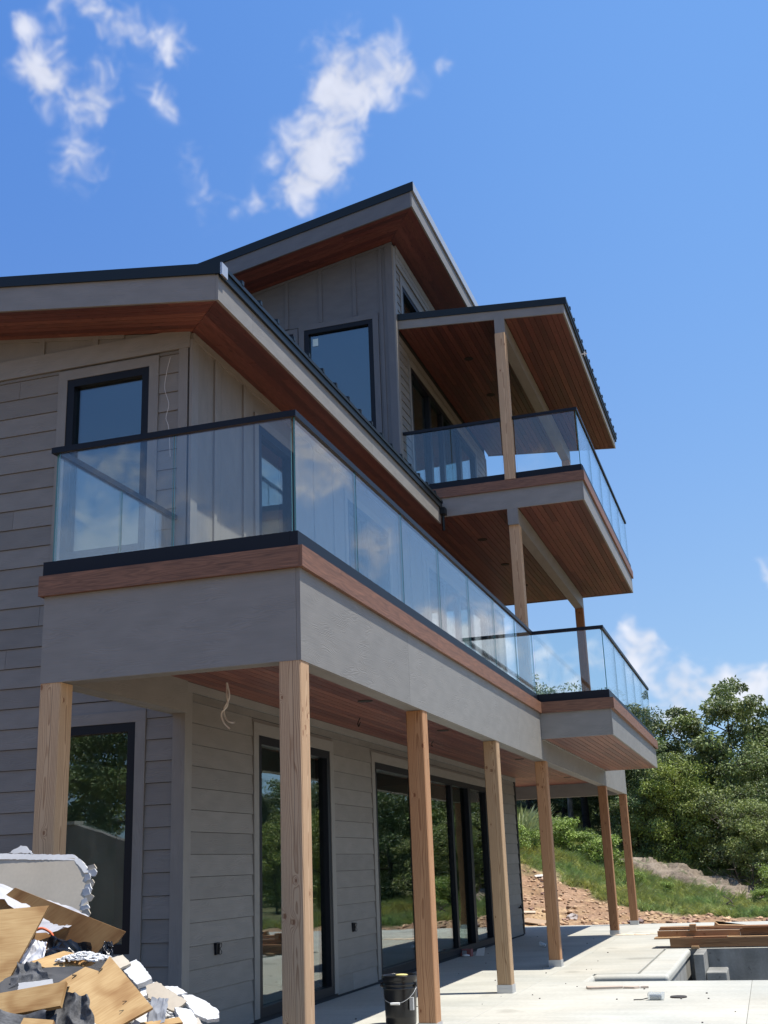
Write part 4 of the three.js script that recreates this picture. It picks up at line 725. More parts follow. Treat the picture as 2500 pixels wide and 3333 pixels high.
  sc('drywall_scrap', 'tan drywall fragment with white flakes right of the plywood', 'drywall', [[-.157, .838, 1.735], [-.115, .855, 1.703], [.072, .771, 1.746], [.036, .731, 1.801], [-.03, .755, 1.80], [-.119, .789, 1.78]], .014, std([.55, .47, .36], { map: boardMap }), .004);
  sc('drywall_scrap', 'flat white drywall plate behind the tan fragment', 'drywall', [[-.197, .811, 1.475], [-.125, .81, 1.462], [-.047, .784, 1.507], [-.094, .777, 1.537]], .014, wht, .0035);
  sc('drywall_scrap', 'long curled white drywall strip at the right end of the heap', 'drywall', [[.026, .794, 1.715], [.078, .793, 1.7], [.167, .761, 1.718], [.238, .728, 1.744], [.259, .699, 1.78], [.21, .693, 1.806], [.15, .72, 1.80], [.074, .759, 1.753]], .02, wht, .0035);
  sc('drywall_scrap', 'white drywall strip folded over the right slope of the heap', 'drywall', [[.05, .755, 1.83], [.12, .735, 1.80], [.22, .66, 1.87], [.17, .63, 1.93]], .03, wht, .0035);
  sc('drywall_scrap', 'low cream drywall corner at the bottom right of the heap', 'drywall', [[.20, .675, 1.90], [.29, .67, 1.88], [.34, .635, 1.95], [.24, .62, 2.0]], .02, gyp, .003);
  sc('drywall_scrap', 'white broken drywall piece below the tan fragment', 'drywall', [[-.10, .742, 1.90], [-.02, .745, 1.86], [.05, .70, 1.92], [-.04, .66, 2.0], [-.10, .69, 1.97]], .03, wht, .0035);
  sc('drywall_scrap', 'broken white piece between the foam block and the plate', 'drywall', [[-.26, .835, 1.60], [-.2, .84, 1.57], [-.15, .80, 1.64], [-.21, .78, 1.69]], .02, wht, .0035);
  const tan = std([.60, .53, .43], { map: boardMap }), grey = std([.42, .42, .42], { map: boardMap });
  sc('drywall_scrap', 'pale drywall piece tucked under the pointed plywood board', 'drywall', [[-.80, .93, 1.80], [-.70, .955, 1.76], [-.60, .915, 1.84], [-.68, .87, 1.92]], .014, tan, .003);
  sc('drywall_scrap', 'grey-backed drywall piece above the oblong plywood offcut', 'drywall', [[-.66, .885, 2.06], [-.50, .90, 2.02], [-.44, .865, 2.10], [-.60, .85, 2.15]], .014, grey, .003);
  sc('drywall_scrap', 'white drywall piece under the corner of the largest plywood board', 'drywall', [[-.30, .735, 2.17], [-.19, .73, 2.15], [-.12, .69, 2.20], [-.22, .665, 2.26], [-.32, .69, 2.24]], .014, wht, .003);
  sc('drywall_scrap', 'cream drywall piece beside the black plastic tip', 'drywall', [[-.46, .955, 1.58], [-.40, .97, 1.54], [-.33, .93, 1.58], [-.38, .905, 1.64]], .014, gyp, .003);
  sc('plywood_offcut', 'thin plywood strip crossing under the white drywall strips', 'plywood', [[-.06, .70, 1.96], [.10, .715, 1.88], [.13, .695, 1.90], [-.03, .675, 1.99]], .014, ply[1]);
  sc('drywall_scrap', 'tan paper-faced piece at the very right of the heap', 'drywall', [[.10, .70, 1.84], [.17, .705, 1.82], [.24, .66, 1.88], [.15, .65, 1.91]], .012, tan, .003);
  // crumpled sheets
  const drape = (name, lab, cat, q, amp, m, sd) => {            // a limp sheet between four corners, full of creases
    const N = 44, pos = [], uv = [], idx = [], [A, B, C2, D] = q.map(V), nrm = B.clone().sub(A).cross(D.clone().sub(A)).normalize(); if (nrm.y + nrm.z < 0) nrm.negate();
    for (let j = 0; j <= N; j++) for (let i = 0; i <= N; i++) { const u = i / N, v = j / N, e = .06 * n2(u * 4 + sd, v * 4), p = A.clone().lerp(B, u + e * (u > .02 && u < .98 ? 1 : 2)).lerp(D.clone().lerp(C2, u + e), v + .05 * n2(u * 5, sd + v * 3)), w = .5 * n2(u * 3 + sd, v * 3), k = (1 - Math.abs(n2(u * 2.1 + w * .4 + sd, v * 1.7)) * 2.2) * .8 + (1 - Math.abs(n2(u * 4.1 + w * .3, v * 3.3 + sd)) * 2.2) * .16; p.addScaledVector(nrm, amp * (k - .6)); pos.push(p.x, p.y, p.z); uv.push(u * .3, v * .3); }
    for (let j = 0; j < N; j++) for (let i = 0; i < N; i++) { const a = j * (N + 1) + i; idx.push(a, a + N + 1, a + 1, a + 1, a + N + 1, a + N + 2); }
    const g = new THREE.BufferGeometry(); g.setAttribute('position', new THREE.Float32BufferAttribute(pos, 3)); g.setAttribute('uv', new THREE.Float32BufferAttribute(uv, 2)); g.setIndex(idx); g.computeVertexNormals(); return tag(add(name, g, m, scene), lab, cat);
  };
  const dfelt = std([.06, .06, .062], { roughness: .9, side: THREE.DoubleSide });
  drape('felt_sheet', 'grey crumpled felt beside the pointed plywood board', 'felt', [[-.76, .965, 1.93], [-.66, .965, 1.90], [-.52, .895, 2.0], [-.72, .85, 2.05]], .035, felt, 3);
  drape('felt_sheet', 'grey felt hanging below the oblong plywood offcut', 'felt', [[-.34, .86, 2.19], [-.22, .84, 2.16], [-.12, .70, 2.24], [-.34, .66, 2.33]], .05, felt, 8);
  drape('felt_sheet', 'dark grey felt flap under the largest plywood board', 'felt', [[-.80, .93, 1.84], [-.40, .93, 1.84], [-.38, .87, 2.06], [-.80, .84, 2.12]], .03, dfelt, 5);
  drape('felt_sheet', 'grey felt at the bottom left corner of the heap', 'felt', [[-.78, .80, 2.33], [-.30, .79, 2.36], [-.25, .68, 2.50], [-.78, .68, 2.55]], .05, felt, 15);
  drape('felt_sheet', 'grey scrap of felt right of the largest plywood board', 'felt', [[-.05, .80, 1.87], [.03, .79, 1.85], [.05, .70, 1.93], [-.02, .68, 1.97]], .015, std([.26, .27, .29], { roughness: .9, side: THREE.DoubleSide }), 11);
  drape('plastic_bag', 'shiny black plastic bag in the hollow of the heap', 'plastic bag', [[-.83, 1.06, 1.53], [-.58, 1.02, 1.55], [-.54, .96, 1.66], [-.84, .94, 1.68]], .05, bin, 21);
  drape('plastic_bag', 'black plastic tip sticking up beside the foam block', 'plastic bag', [[-.535, 1.03, 1.49], [-.49, 1.03, 1.49], [-.455, .95, 1.54], [-.56, .95, 1.54]], .03, bin, 25);
  drape('paper_sheet', 'white crumpled paper behind the pointed plywood board', 'paper', [[-.87, 1.06, 1.66], [-.77, 1.04, 1.66], [-.74, .95, 1.74], [-.87, .93, 1.77]], .035, std([.66, .66, .69], { roughness: .9, side: THREE.DoubleSide }), 33);
  tag(add('strap', tube([[-.91, 1.10, 1.56], [-.885, 1.108, 1.55], [-.855, 1.098, 1.54], [-.83, 1.075, 1.53], [-.82, 1.045, 1.53]], .007, 20, 8), std([.75, .16, .06], { roughness: .5 }), scene), 'orange plastic strap curving out of the heap', 'strap');
  tag(add('plywood_offcut', slabOf([[-.93, 1.085, 1.53], [-.87, 1.085, 1.52], [-.79, 1.04, 1.53], [-.82, .99, 1.56], [-.92, 1.0, 1.57]], .012), ply[2], scene), 'small plywood offcut beneath the orange strap', 'plywood');
  const fm = []; for (let i = 0; i < 210; i++) { const u = rnd(), v = rnd(), x = mix(-.65, -.40, u), z = mix(1.64, 1.78, v), y = .955 + .03 * Math.sin(u * 3.1) * Math.sin(v * 3.1) + rr(0, .012); const s = rr(.007, .013); fm.push(new THREE.DodecahedronGeometry(s, 0).scale(rr(.6, 1.9), rr(.3, .8), rr(.6, 1.5)).rotateY(rr(0, 3)).translate(x, y, z)); }
  const fo = add('foam_crumbs', mergeGeometries(fm), wht, scene); fo.userData.kind = 'stuff'; tag(fo, 'white foam crumbs spilled over a small plywood piece', 'foam crumbs');
  const fn = []; for (let i = 0; i < 900; i++) { const x = rr(-.30, .30), z = rr(1.55, 2.05), y = hx(x) * hz(x, z) + rr(-.02, .045); const s = rr(.005, .016) * (rnd() < .12 ? 2 : 1); fn.push(new THREE.TetrahedronGeometry(s, 1).scale(rr(.6, 1.6), rr(.4, .9), rr(.6, 1.4)).rotateY(rr(0, 3)).rotateX(rr(-.5, .5)).translate(x, y, z)); }
  const fr = add('drywall_crumbs', mergeGeometries(fn), wht, scene); fr.userData.kind = 'stuff'; tag(fr, 'white drywall crumbs covering the right slope of the heap', 'drywall crumbs');
  // shear marks on the large plywood board
  const st2 = (a, b) => new THREE.TubeGeometry(new THREE.LineCurve3(V(a), V(b)), 1, .0016, 5), lw = (a, b, d) => mergeGeometries([st2(a, b), st2(b, d)]);
  tag(add('bent_nail', mergeGeometries([lw([-.405, .915, 2.0], [-.385, .913, 1.995], [-.398, .90, 2.012]), lw([-.30, .935, 1.94], [-.284, .935, 1.93], [-.294, .922, 1.95]), lw([-.115, .80, 2.03], [-.098, .80, 2.02], [-.108, .787, 2.04])]), M.dark, scene), 'dark bent staples standing in the largest plywood board', 'staple');
}

// ---------------------------------------------------------------- trees and undergrowth
const leafMat = () => new THREE.MeshPhysicalMaterial({ vertexColors: true, roughness: .8, transmission: .32, thickness: 0, side: THREE.DoubleSide });
const LEAF = leafMat(), BARK = std([.13, .11, .09], { map: barkMap, bumpMap: barkMap, bumpScale: .02, roughness: .95 }), BARKD = std([.055, .047, .042], { map: barkMap, bumpMap: barkMap, bumpScale: .02, roughness: .95 }), DEAD = std([.30, .26, .23], { map: barkMap, roughness: .95 });
class Leaves {
  constructor() { this.p = []; this.n = []; this.c = []; this.i = []; }
  leaf(x, y, z, len, wid, dir, nrm, col) {              // a folded diamond
    const s = new THREE.Vector3().crossVectors(dir, nrm).normalize(), o = this.p.length / 3, t = .45;
    const pts = [[0, 0, 0], [t * len, wid * .5, .16 * wid], [len, 0, -.12 * len], [t * len, -wid * .5, .16 * wid]];
    for (const [a, b, c] of pts) { this.p.push(x + dir.x * a + s.x * b + nrm.x * c, y + dir.y * a + s.y * b + nrm.y * c, z + dir.z * a + s.z * b + nrm.z * c); this.n.push(nrm.x, nrm.y, nrm.z); this.c.push(col[0], col[1], col[2]); }
    this.i.push(o, o + 1, o + 2, o, o + 2, o + 3);
  }
  clump(c, r, num, len, wid, tint, up = .35, flat = .75) {
    for (let k = 0; k < num; k++) {
      const a = rr(0, 6.283), b = Math.acos(rr(-1, 1)), q = r * Math.cbrt(rr(.08, 1)), x = c.x + q * Math.sin(b) * Math.cos(a), y = c.y + q * Math.cos(b) * flat, z = c.z + q * Math.sin(b) * Math.sin(a);
      const n = new THREE.Vector3(rr(-1, 1), rr(-.6, 1) + up, rr(-1, 1)).normalize(), d = new THREE.Vector3(x - c.x + rr(-.5, .5) * r, rr(-.9, .5) * r, z - c.z + rr(-.5, .5) * r); d.addScaledVector(n, -d.dot(n)).normalize();
      const s = rr(.65, 1.3), v = rr(.72, 1.28), w = rr(-.012, .02);
      this.leaf(x, y, z, len * s, wid * s, d, n, [Math.max(.01, tint[0] * v + w), tint[1] * v + w * .5, Math.max(.006, tint[2] * v)]);
    }
  }
  build() { const g = new THREE.BufferGeometry(); g.setAttribute('position', new THREE.Float32BufferAttribute(this.p, 3)); g.setAttribute('normal', new THREE.Float32BufferAttribute(this.n, 3)); g.setAttribute('color', new THREE.Float32BufferAttribute(this.c, 3)); g.setIndex(this.i); return g; }
}
function limbGeo(a, b, r0, r1, sag = 0, seg = 3, sides = 6) {
  const m = a.clone().lerp(b, .5); m.y += sag; m.x += rr(-.05, .05); m.z += rr(-.05, .05);
  const curve = new THREE.QuadraticBezierCurve3(a, m, b), g = new THREE.TubeGeometry(curve, seg, 1, sides), P = g.attributes.position, pts = curve.getSpacedPoints(seg);
  for (let j = 0; j <= seg; j++) { const r = mix(r0, r1, j / seg), c = curve.getPointAt(j / seg); for (let i = 0; i <= sides; i++) { const k = j * (sides + 1) + i; P.setXYZ(k, c.x + (P.getX(k) - c.x) * r, c.y + (P.getY(k) - c.y) * r, c.z + (P.getZ(k) - c.z) * r); } }
  return g;
}
function growTree(o) {
  reseed(o.seed);
  const wood = [], L = new Leaves(), spine = [], n = 6;
  for (let i = 0; i <= n; i++) spine.push(new THREE.Vector3(i ? rr(-1, 1) * .05 * o.h * (i / n) : 0, o.h * .86 * i / n - (i ? 0 : .25), i ? rr(-1, 1) * .05 * o.h * (i / n) : 0));
  for (let i = 0; i < n; i++) wood.push(limbGeo(spine[i], spine[i + 1], o.tr * Math.pow(1 - i / n, .8) + .012, o.tr * Math.pow(1 - (i + 1) / n, .8) + .01, 0, 2, 8));
  const at = (t) => { const k = Math.min(n - 1, Math.floor(t * n)); return spine[k].clone().lerp(spine[k + 1], t * n - k); };
  const tips = [];
  for (let i = 0; i < o.limbs; i++) {
    const t = mix(o.base, .97, (i + rr(0, .8)) / o.limbs), a = i * 2.4 + rr(-.5, .5), len = o.spread * o.shape(clamp((t - o.base) / (1 - o.base))) * rr(.7, 1.15), p = at(t);
    const e = p.clone().add(new THREE.Vector3(Math.cos(a) * len, len * rr(o.rise[0], o.rise[1]), Math.sin(a) * len));
    wood.push(limbGeo(p, e, o.tr * .38 * (1 - t * .6), .012, len * .08, 3, 5));
    for (let k = 0; k < o.sub; k++) { const s = rr(.35, 1), q = p.clone().lerp(e, s), f = q.clone().add(new THREE.Vector3(rr(-1, 1), rr(-.25, .8), rr(-1, 1)).multiplyScalar(o.twig * rr(.5, 1))); wood.push(limbGeo(q, f, .016, .006, 0, 1, 4)); tips.push(f); }
    tips.push(e);
  }
  tips.push(at(1).add(new THREE.Vector3(0, .1 * o.h, 0)));
  for (const c of tips) { const tt = .66 + .62 * rnd(), k = rr(-.03, .03); L.clump(c, o.cr * rr(.7, 1.25), Math.round(o.per * rr(.6, 1.3)), o.len, o.wid, [o.tint[0] * tt + k * .6, o.tint[1] * tt + k * .6, o.tint[2] * tt], .4, o.flat ?? .7); }
  const g = new THREE.Group(), w = new THREE.Mesh(mergeGeometries(wood), o.bark ?? BARK), c = new THREE.Mesh(L.build(), LEAF);
  w.name = 'trunk'; c.name = 'crown'; g.add(w, c); return shade(g);
}
const dome = (t) => Math.sqrt(clamp(1 - Math.pow(Math.abs(t - .32) / .72, 2))), tall = (t) => .45 + .55 * Math.sin(Math.PI * clamp(.15 + t * .8)), cone = (t) => 1.02 - t;
const KIND = {
  oak: growTree({ seed: 11, h: 6.2, tr: .13, limbs: 24, base: .26, spread: 2.1, shape: (t) => .55 + .45 * dome(t), rise: [.1, .75], sub: 4, twig: .6, cr: .36, per: 180, len: 0.133, wid: 0.061, tint: [0.150, 0.196, 0.051], flat: .62 }),
  oak2: growTree({ seed: 12, h: 5.6, tr: .12, limbs: 16, base: .28, spread: 1.9, shape: tall, rise: [.0, .6], sub: 4, twig: .7, cr: .40, per: 195, len: 0.125, wid: 0.058, tint: [0.133, 0.181, 0.047], flat: .62 }),
  bushy: growTree({ seed: 13, h: 4.8, tr: .10, limbs: 22, base: .06, spread: 1.5, shape: tall, rise: [-.1, .55], sub: 5, twig: .6, cr: .42, per: 165, len: 0.101, wid: 0.047, tint: [0.277, 0.340, 0.056] }),
  dense: growTree({ seed: 14, h: 5.2, tr: .11, limbs: 24, base: .05, spread: 1.75, shape: tall, rise: [-.15, .5], sub: 5, twig: .6, cr: .44, per: 172, len: 0.109, wid: 0.050, tint: [0.139, 0.203, 0.051] }),
  dense2: growTree({ seed: 15, h: 5.6, tr: .12, limbs: 24, base: .08, spread: 1.85, shape: dome, rise: [-.1, .5], sub: 5, twig: .65, cr: .45, per: 165, len: 0.109, wid: 0.050, tint: [0.173, 0.231, 0.054] }),
  dark: growTree({ seed: 16, h: 5.4, tr: .14, limbs: 22, base: .34, spread: 1.7, shape: dome, rise: [-.1, .45], sub: 4, twig: .6, cr: .44, per: 172, len: 0.117, wid: 0.050, tint: [0.096, 0.136, 0.042], bark: BARKD }),
  conifer: growTree({ seed: 17, h: 5.8, tr: .11, limbs: 40, base: .05, spread: 1.35, shape: cone, rise: [-.25, .12], sub: 4, twig: .35, cr: .27, per: 142, len: 0.094, wid: 0.025, tint: [0.091, 0.136, 0.047], bark: BARKD }),
  scrub: growTree({ seed: 18, h: 2.5, tr: .04, limbs: 20, base: .03, spread: .95, shape: tall, rise: [.1, .9], sub: 4, twig: .4, cr: .26, per: 112, len: 0.078, wid: 0.032, tint: [0.229, 0.279, 0.067] }),
  shrub: growTree({ seed: 19, h: 1.05, tr: .025, limbs: 16, base: .02, spread: .62, shape: tall, rise: [.2, 1], sub: 4, twig: .26, cr: .17, per: 69, len: 0.078, wid: 0.040, tint: [0.289, 0.393, 0.067] }),
};
const used = new Set();
function plant(kind, name, label, category, x, z, s = 1, turn = 0, group, tint) {
  const t = used.has(kind) ? KIND[kind].clone() : KIND[kind]; used.add(kind);
  t.name = numbered(name); t.position.set(x, hillY(x, z) + bumps(x, z) - .03, z); t.scale.setScalar(s); t.rotation.y = turn; scene.add(t); return tag(t, label, category, group);
}
const TREES = [
  ['oak', 'tallest oak with an open ragged crown standing above the other trees', 1.95, -35.2, 1.06, .4],
  ['oak2', 'oak cut by the right edge, second tallest on the skyline', 4.05, -35.5, 1.05, 1.9],
  ['bushy', 'bright yellow-green bushy tree beside the corner of the lower balcony', .15, -32.6, .78, 0],
  ['bushy', 'yellow-green tree low in front of the tallest oak', 1.05, -33.2, .74, 2.2],
  ['dense', 'dark green tree whose crown runs under the balcony soffit', -.95, -33.6, .84, 1.1],
  ['dense2', 'broad green tree between the tallest oak and the right edge', 2.75, -33.4, .86, 3.1],
  ['dense', 'dense green tree behind the yellow-green bushy one', 0.7, -37.5, .80, 4.2],
  ['dense2', 'rounded tree filling the gap right of the tallest oak', 3.1, -38, .86, .8],
  ['dark', 'dark-trunked tree seen between the middle posts', -3.15, -35.2, 1.0, 2.6],
  ['dark', 'shadowed tree behind the two farthest posts', -1.9, -36.2, 1.05, .3],
  ['conifer', 'dark conifer seen between the third and fourth posts from the far end', -4.15, -36.6, .92, 0],
  ['conifer', 'narrow dark conifer behind the end beam of the balcony', -2.55, -38.5, 1.0, 2],
  ['dense', 'tree whose top shows through the balcony glass beside the far post', -4.35, -40.2, 1.0, 5.1],
  ['dense2', 'tree whose top just shows above the balcony floor by the post', -5.5, -40.6, .93, 1.4],
  ['dense2', 'shaded green tree behind the farthest post', -.4, -36.5, .82, 2.9],
  ['dark', 'dark tree at the foot of the slope left of the farthest post', -5.6, -37.5, 1.0, 4.4],
  ['scrub', 'thin dark-stemmed young tree at the lower right edge', 2.75, -30.4, 1.08, 0],
  ['scrub', 'pale loose scrub tree above the right end of the rock', 1.75, -32.0, 1.15, 2.4],
  ['scrub', 'young scrub tree cut by the right edge', 3.5, -29.8, 1.0, 4.1],
  ['scrub', 'light green scrub tree behind the left end of the rock', -1.2, -33.0, .9, 1.2],
];
for (const [k, lab, x, z, s, t] of TREES) plant(k, k === 'conifer' ? 'conifer_tree' : k === 'scrub' ? 'young_tree' : 'broadleaf_tree', lab, 'tree', x, z, s, t);
// the same wood goes on to the right; the glass doors mirror it
{
  const more = [['dense', 6.2, -34, 1, 1], ['dense2', 8.2, -37, 1.05, 2], ['dark', 10.4, -40, 1, 3], ['bushy', 7.3, -30.5, .8, 4], ['dense', 12.8, -43, 1.05, 5], ['oak2', 15.4, -47, 1, 0], ['dense2', 18.5, -50, 1, 1], ['dense', 21.5, -55, 1.05, 2], ['bushy', 10.2, -33, .72, 3], ['conifer', 13, -38, .9, 4], ['dark', 24.5, -52, 1, 1], ['dense2', 28, -55, 1, 2]];
  for (const [k, x, z, s, t] of more) plant(k, 'woodland_tree', 'green woodland tree mirrored in the glass doors of the ground floor', 'tree', x, z, s, t, 'trees mirrored in the glass doors');
  const back = [['dense', -13, 17], ['dense2', -17, 19], ['dark', -9.5, 18], ['dense', -21, 18], ['oak2', -6, 22], ['dense2', -25, 22]];
  for (const [k, x, z] of back) { const t = plant(k, 'woodland_tree', 'dark green tree mirrored in the lower left window', 'tree', x, z, 1.25, x, 'trees mirrored in the left window'); t.position.y = .3; }
  const w = thing('retaining_wall', 'grey concrete retaining wall mirrored in the lower left window', 'wall');
  add('wall', mergeGeometries([hexa([[-16, -.3, 8.2], [-9.2, -.3, 8.2], [-9.2, -.3, 7.95], [-16, -.3, 7.95], [-16, 2.32, 8.2], [-9.2, 2.32, 8.2], [-9.2, 2.32, 7.95], [-16, 2.32, 7.95]]), hexa([[-9.2, -.3, 8.2], [-5.5, -.3, 8.2], [-5.5, -.3, 7.95], [-9.2, -.3, 7.95], [-9.2, 2.32, 8.2], [-5.5, 1.1, 8.2], [-5.5, 1.1, 7.95], [-9.2, 2.32, 7.95]])]), M.wallConc, w);
  add('coping', hexa([[-16, 2.322, 8.24], [-9.2, 2.322, 8.24], [-9.2, 2.322, 7.91], [-16, 2.322, 7.91], [-16, 2.38, 8.24], [-9.2, 2.38, 8.24], [-9.2, 2.38, 7.91], [-16, 2.38, 7.91]]), M.conc[0], w);
}
{ // the wood behind them reads as one mass
  reseed(55); const L = new Leaves(); L.clump(new THREE.Vector3(), .8, 150, .2, .1, [.095, .14, .045], .4, .8);
  const m = new THREE.InstancedMesh(L.build(), LEAF, 4200), d = new THREE.Object3D(), c = new THREE.Color();
  for (let i = 0; i < 4200; i++) {
    const x = rr(-14, 42), z = rr(-58, -43) + (x > 8 ? -(x - 8) * .25 : 0), top = 2.9 + 1.5 * f2(x * .22, z * .2, 3) + .5 * n2(x, z), y = rnd() ** .7 * top;
    d.position.set(x, hillY(x, z) + y, z); d.rotation.set(rr(0, 6), rr(0, 6), rr(0, 6)); d.scale.setScalar(rr(.7, 1.25)); d.updateMatrix(); m.setMatrixAt(i, d.matrix); const v = rr(.7, 1.25); m.setColorAt(i, c.setRGB(v * rr(.85, 1.2), v, v * .9));
  }
  m.name = 'woodland'; m.castShadow = m.receiveShadow = true; m.userData.kind = 'stuff'; scene.add(m); tag(m, 'far mass of green woodland closing the view behind the trees', 'woodland');
}
const SHRUBS = [[-3.15, -29.2, .88, 'bright green leafy shrub between the middle posts'], [-2.45, -29.0, .74, 'bluish green shrub below the dark trunk'], [-4.05, -26.0, .75, 'yellow-green weedy shrub at the house corner'], [-1.75, -28.6, .85, 'green shrub left of the second post from the far end'], [-3.75, -27.6, .6, 'tall weedy shrub behind the near post'], [.1, -26.2, .32, 'low shrub on the grass below the rock'], [2.5, -26.4, .42, 'weedy shrub at the lower right edge of the slope'], [2.95, -28.4, .8, 'shrub cut by the right edge beside the grassy bank'], [-.75, -26.4, .4, 'small weed clump in front of the farthest post']];
SHRUBS.forEach(([x, z, s, lab], i) => plant('shrub', 'leafy_shrub', lab, 'shrub', x, z, s, i * 1.7));
{ // tall reed-like grass beside the house
  const t = thing('reed_clump', 'tall pale reed-like grass clump growing beside the house corner', 'grass clump', [-4.2, hillY(-4.2, -28.3) - .05, -28.3]);
  reseed(88); const L = new Leaves();
  for (let i = 0; i < 420; i++) { const a = rr(0, 6.283), r = rr(0, .8), h = rr(.5, 1.25), x = Math.cos(a) * r, z = Math.sin(a) * r * .8, lean = rr(.04, .24), v = rr(.7, 1.3); let p = new THREE.Vector3(x, 0, z); for (let k = 0; k < 4; k++) { const d = new THREE.Vector3(Math.cos(a) * lean * (k + .4), 1 - k * .16, Math.sin(a) * lean * (k + .4)).normalize(), n = new THREE.Vector3(-Math.sin(a) + rr(-.4, .4), .2, Math.cos(a)).cross(d).normalize(); L.leaf(p.x, p.y, p.z, h * .34, .032, d, n, [.42 * v, .47 * v, .22 * v]); p = p.addScaledVector(d, h * .27); } }
  add('leaves', L.build(), LEAF, t);
}
{ // grass on the bank
  reseed(66); const L = new Leaves();
  for (let i = 0; i < 12; i++) { const a = rr(0, 6.283), h = rr(.5, 1), lean = rr(.25, .95); const p = new THREE.Vector3(rr(-.12, .12), 0, rr(-.12, .12)), d = new THREE.Vector3(Math.cos(a) * lean, 1, Math.sin(a) * lean).normalize(), n = new THREE.Vector3(-Math.sin(a), 0, Math.cos(a)).cross(d).normalize(); const v = rr(.8, 1.2); L.leaf(p.x, 0, p.z, h * .6, .045, d, n, [v, v, v]); const q = p.clone().addScaledVector(d, h * .45); L.leaf(q.x, q.y, q.z, h * .55, .035, d.clone().add(new THREE.Vector3(Math.cos(a) * .5, -.2, Math.sin(a) * .5)).normalize(), n, [v, v, v]); }
  const spots = [];
  for (let i = 0; i < 60000 && spots.length < 17000; i++) { const x = rr(-8.5, 7), z = rr(-36, -20.2), d = isDirt(x, z), rock = rockMask(x, z); if (rock > .25) continue; if (d > .5 && rnd() > .02 + .12 * sstep(.15, .4, f2(x * 1.1 + 9, z * 1.1, 3))) continue; if (d > .2 && rnd() < d) continue; const gp = f2(x * 1.1 + 31, z * 1.1 + 17, 3); if (gp > .22 && rnd() < .75) continue; spots.push([x, z, d]); }
  const m = new THREE.InstancedMesh(L.build(), LEAF, spots.length), o = new THREE.Object3D(), c = new THREE.Color();
  spots.forEach(([x, z, d], i) => { const tall = .27 + .24 * f2(x * .8, z * .8 + 3, 3) + (z < -27 ? .12 : 0); o.position.set(x, hillY(x, z) + bumps(x, z) - .02, z); o.rotation.set(rr(-.2, .2), rr(0, 6.28), rr(-.2, .2)); o.scale.setScalar(Math.max(.12, tall * rr(.6, 1.3)) * (d > .3 ? .5 : 1)); o.updateMatrix(); m.setMatrixAt(i, o.matrix); const k = f2(x * .6 + 2, z * .6, 3), v = rr(.8, 1.25); m.setColorAt(i, c.setRGB((.40 + .26 * k) * v, (.46 + .08 * k) * v, .13 * v)); });
  m.name = 'bank_grass'; m.castShadow = m.receiveShadow = true; m.userData.kind = 'stuff'; scene.add(m); tag(m, 'bright green grass and weeds covering the bank', 'grass');
}
function rockMask(x, z) { const cx = .7, cz = -29.9 + .3 * (x - .7), a = (x - cx) / (x > cx ? 2.6 : 2.9), b = (z - cz) / 2.0; return sstep(1.05, .55, Math.hypot(a, b) + .18 * n2(x * 1.3, z * 1.3)); }
{
  const nx = 110, nz = 90, pos = [], uv = [], idx = [];
  for (let j = 0; j <= nz; j++) for (let i = 0; i <= nx; i++) {
    const x = mix(-2.5, 3, i / nx), z = mix(-33.5, -27, j / nz), m = rockMask(x, z), n = f2(x * 1.1, z * 1.4 + x * .3, 4); let r = m * (.40 - .06 * Math.max(0, x) + .22 * n + .10 * Math.abs(f2(x * 3, z * 3, 3))); const st = .085, q = r / st, fl = Math.floor(q); r = (fl + sstep(.55, 1, q - fl)) * st; const Y0 = hillY(x, z) + r, qa = (Y0 + .08 * x) / .17, fa = Math.floor(qa); r = mix(r, (fa + sstep(.62, .95, qa - fa)) * .17 - .08 * x - hillY(x, z), .75 * m);
    pos.push(x + .05 * n2(x * 5, z * 5), hillY(x, z) + bumps(x, z) - .06 + r, z); uv.push(x, z + r * 2);
  }
  for (let j = 0; j < nz; j++) for (let i = 0; i < nx; i++) { const a = j * (nx + 1) + i; idx.push(a, a + nx + 1, a + 1, a + 1, a + nx + 1, a + nx + 2); }
  const g = new THREE.BufferGeometry(); g.setAttribute('position', new THREE.Float32BufferAttribute(pos, 3)); g.setAttribute('uv', new THREE.Float32BufferAttribute(uv, 2)); g.setIndex(idx); g.computeVertexNormals();
  struct('rock_outcrop', g, std([.56, .52, .47], { map: rockMap, bumpMap: rockMap, bumpScale: .05, roughness: .95 }));
}
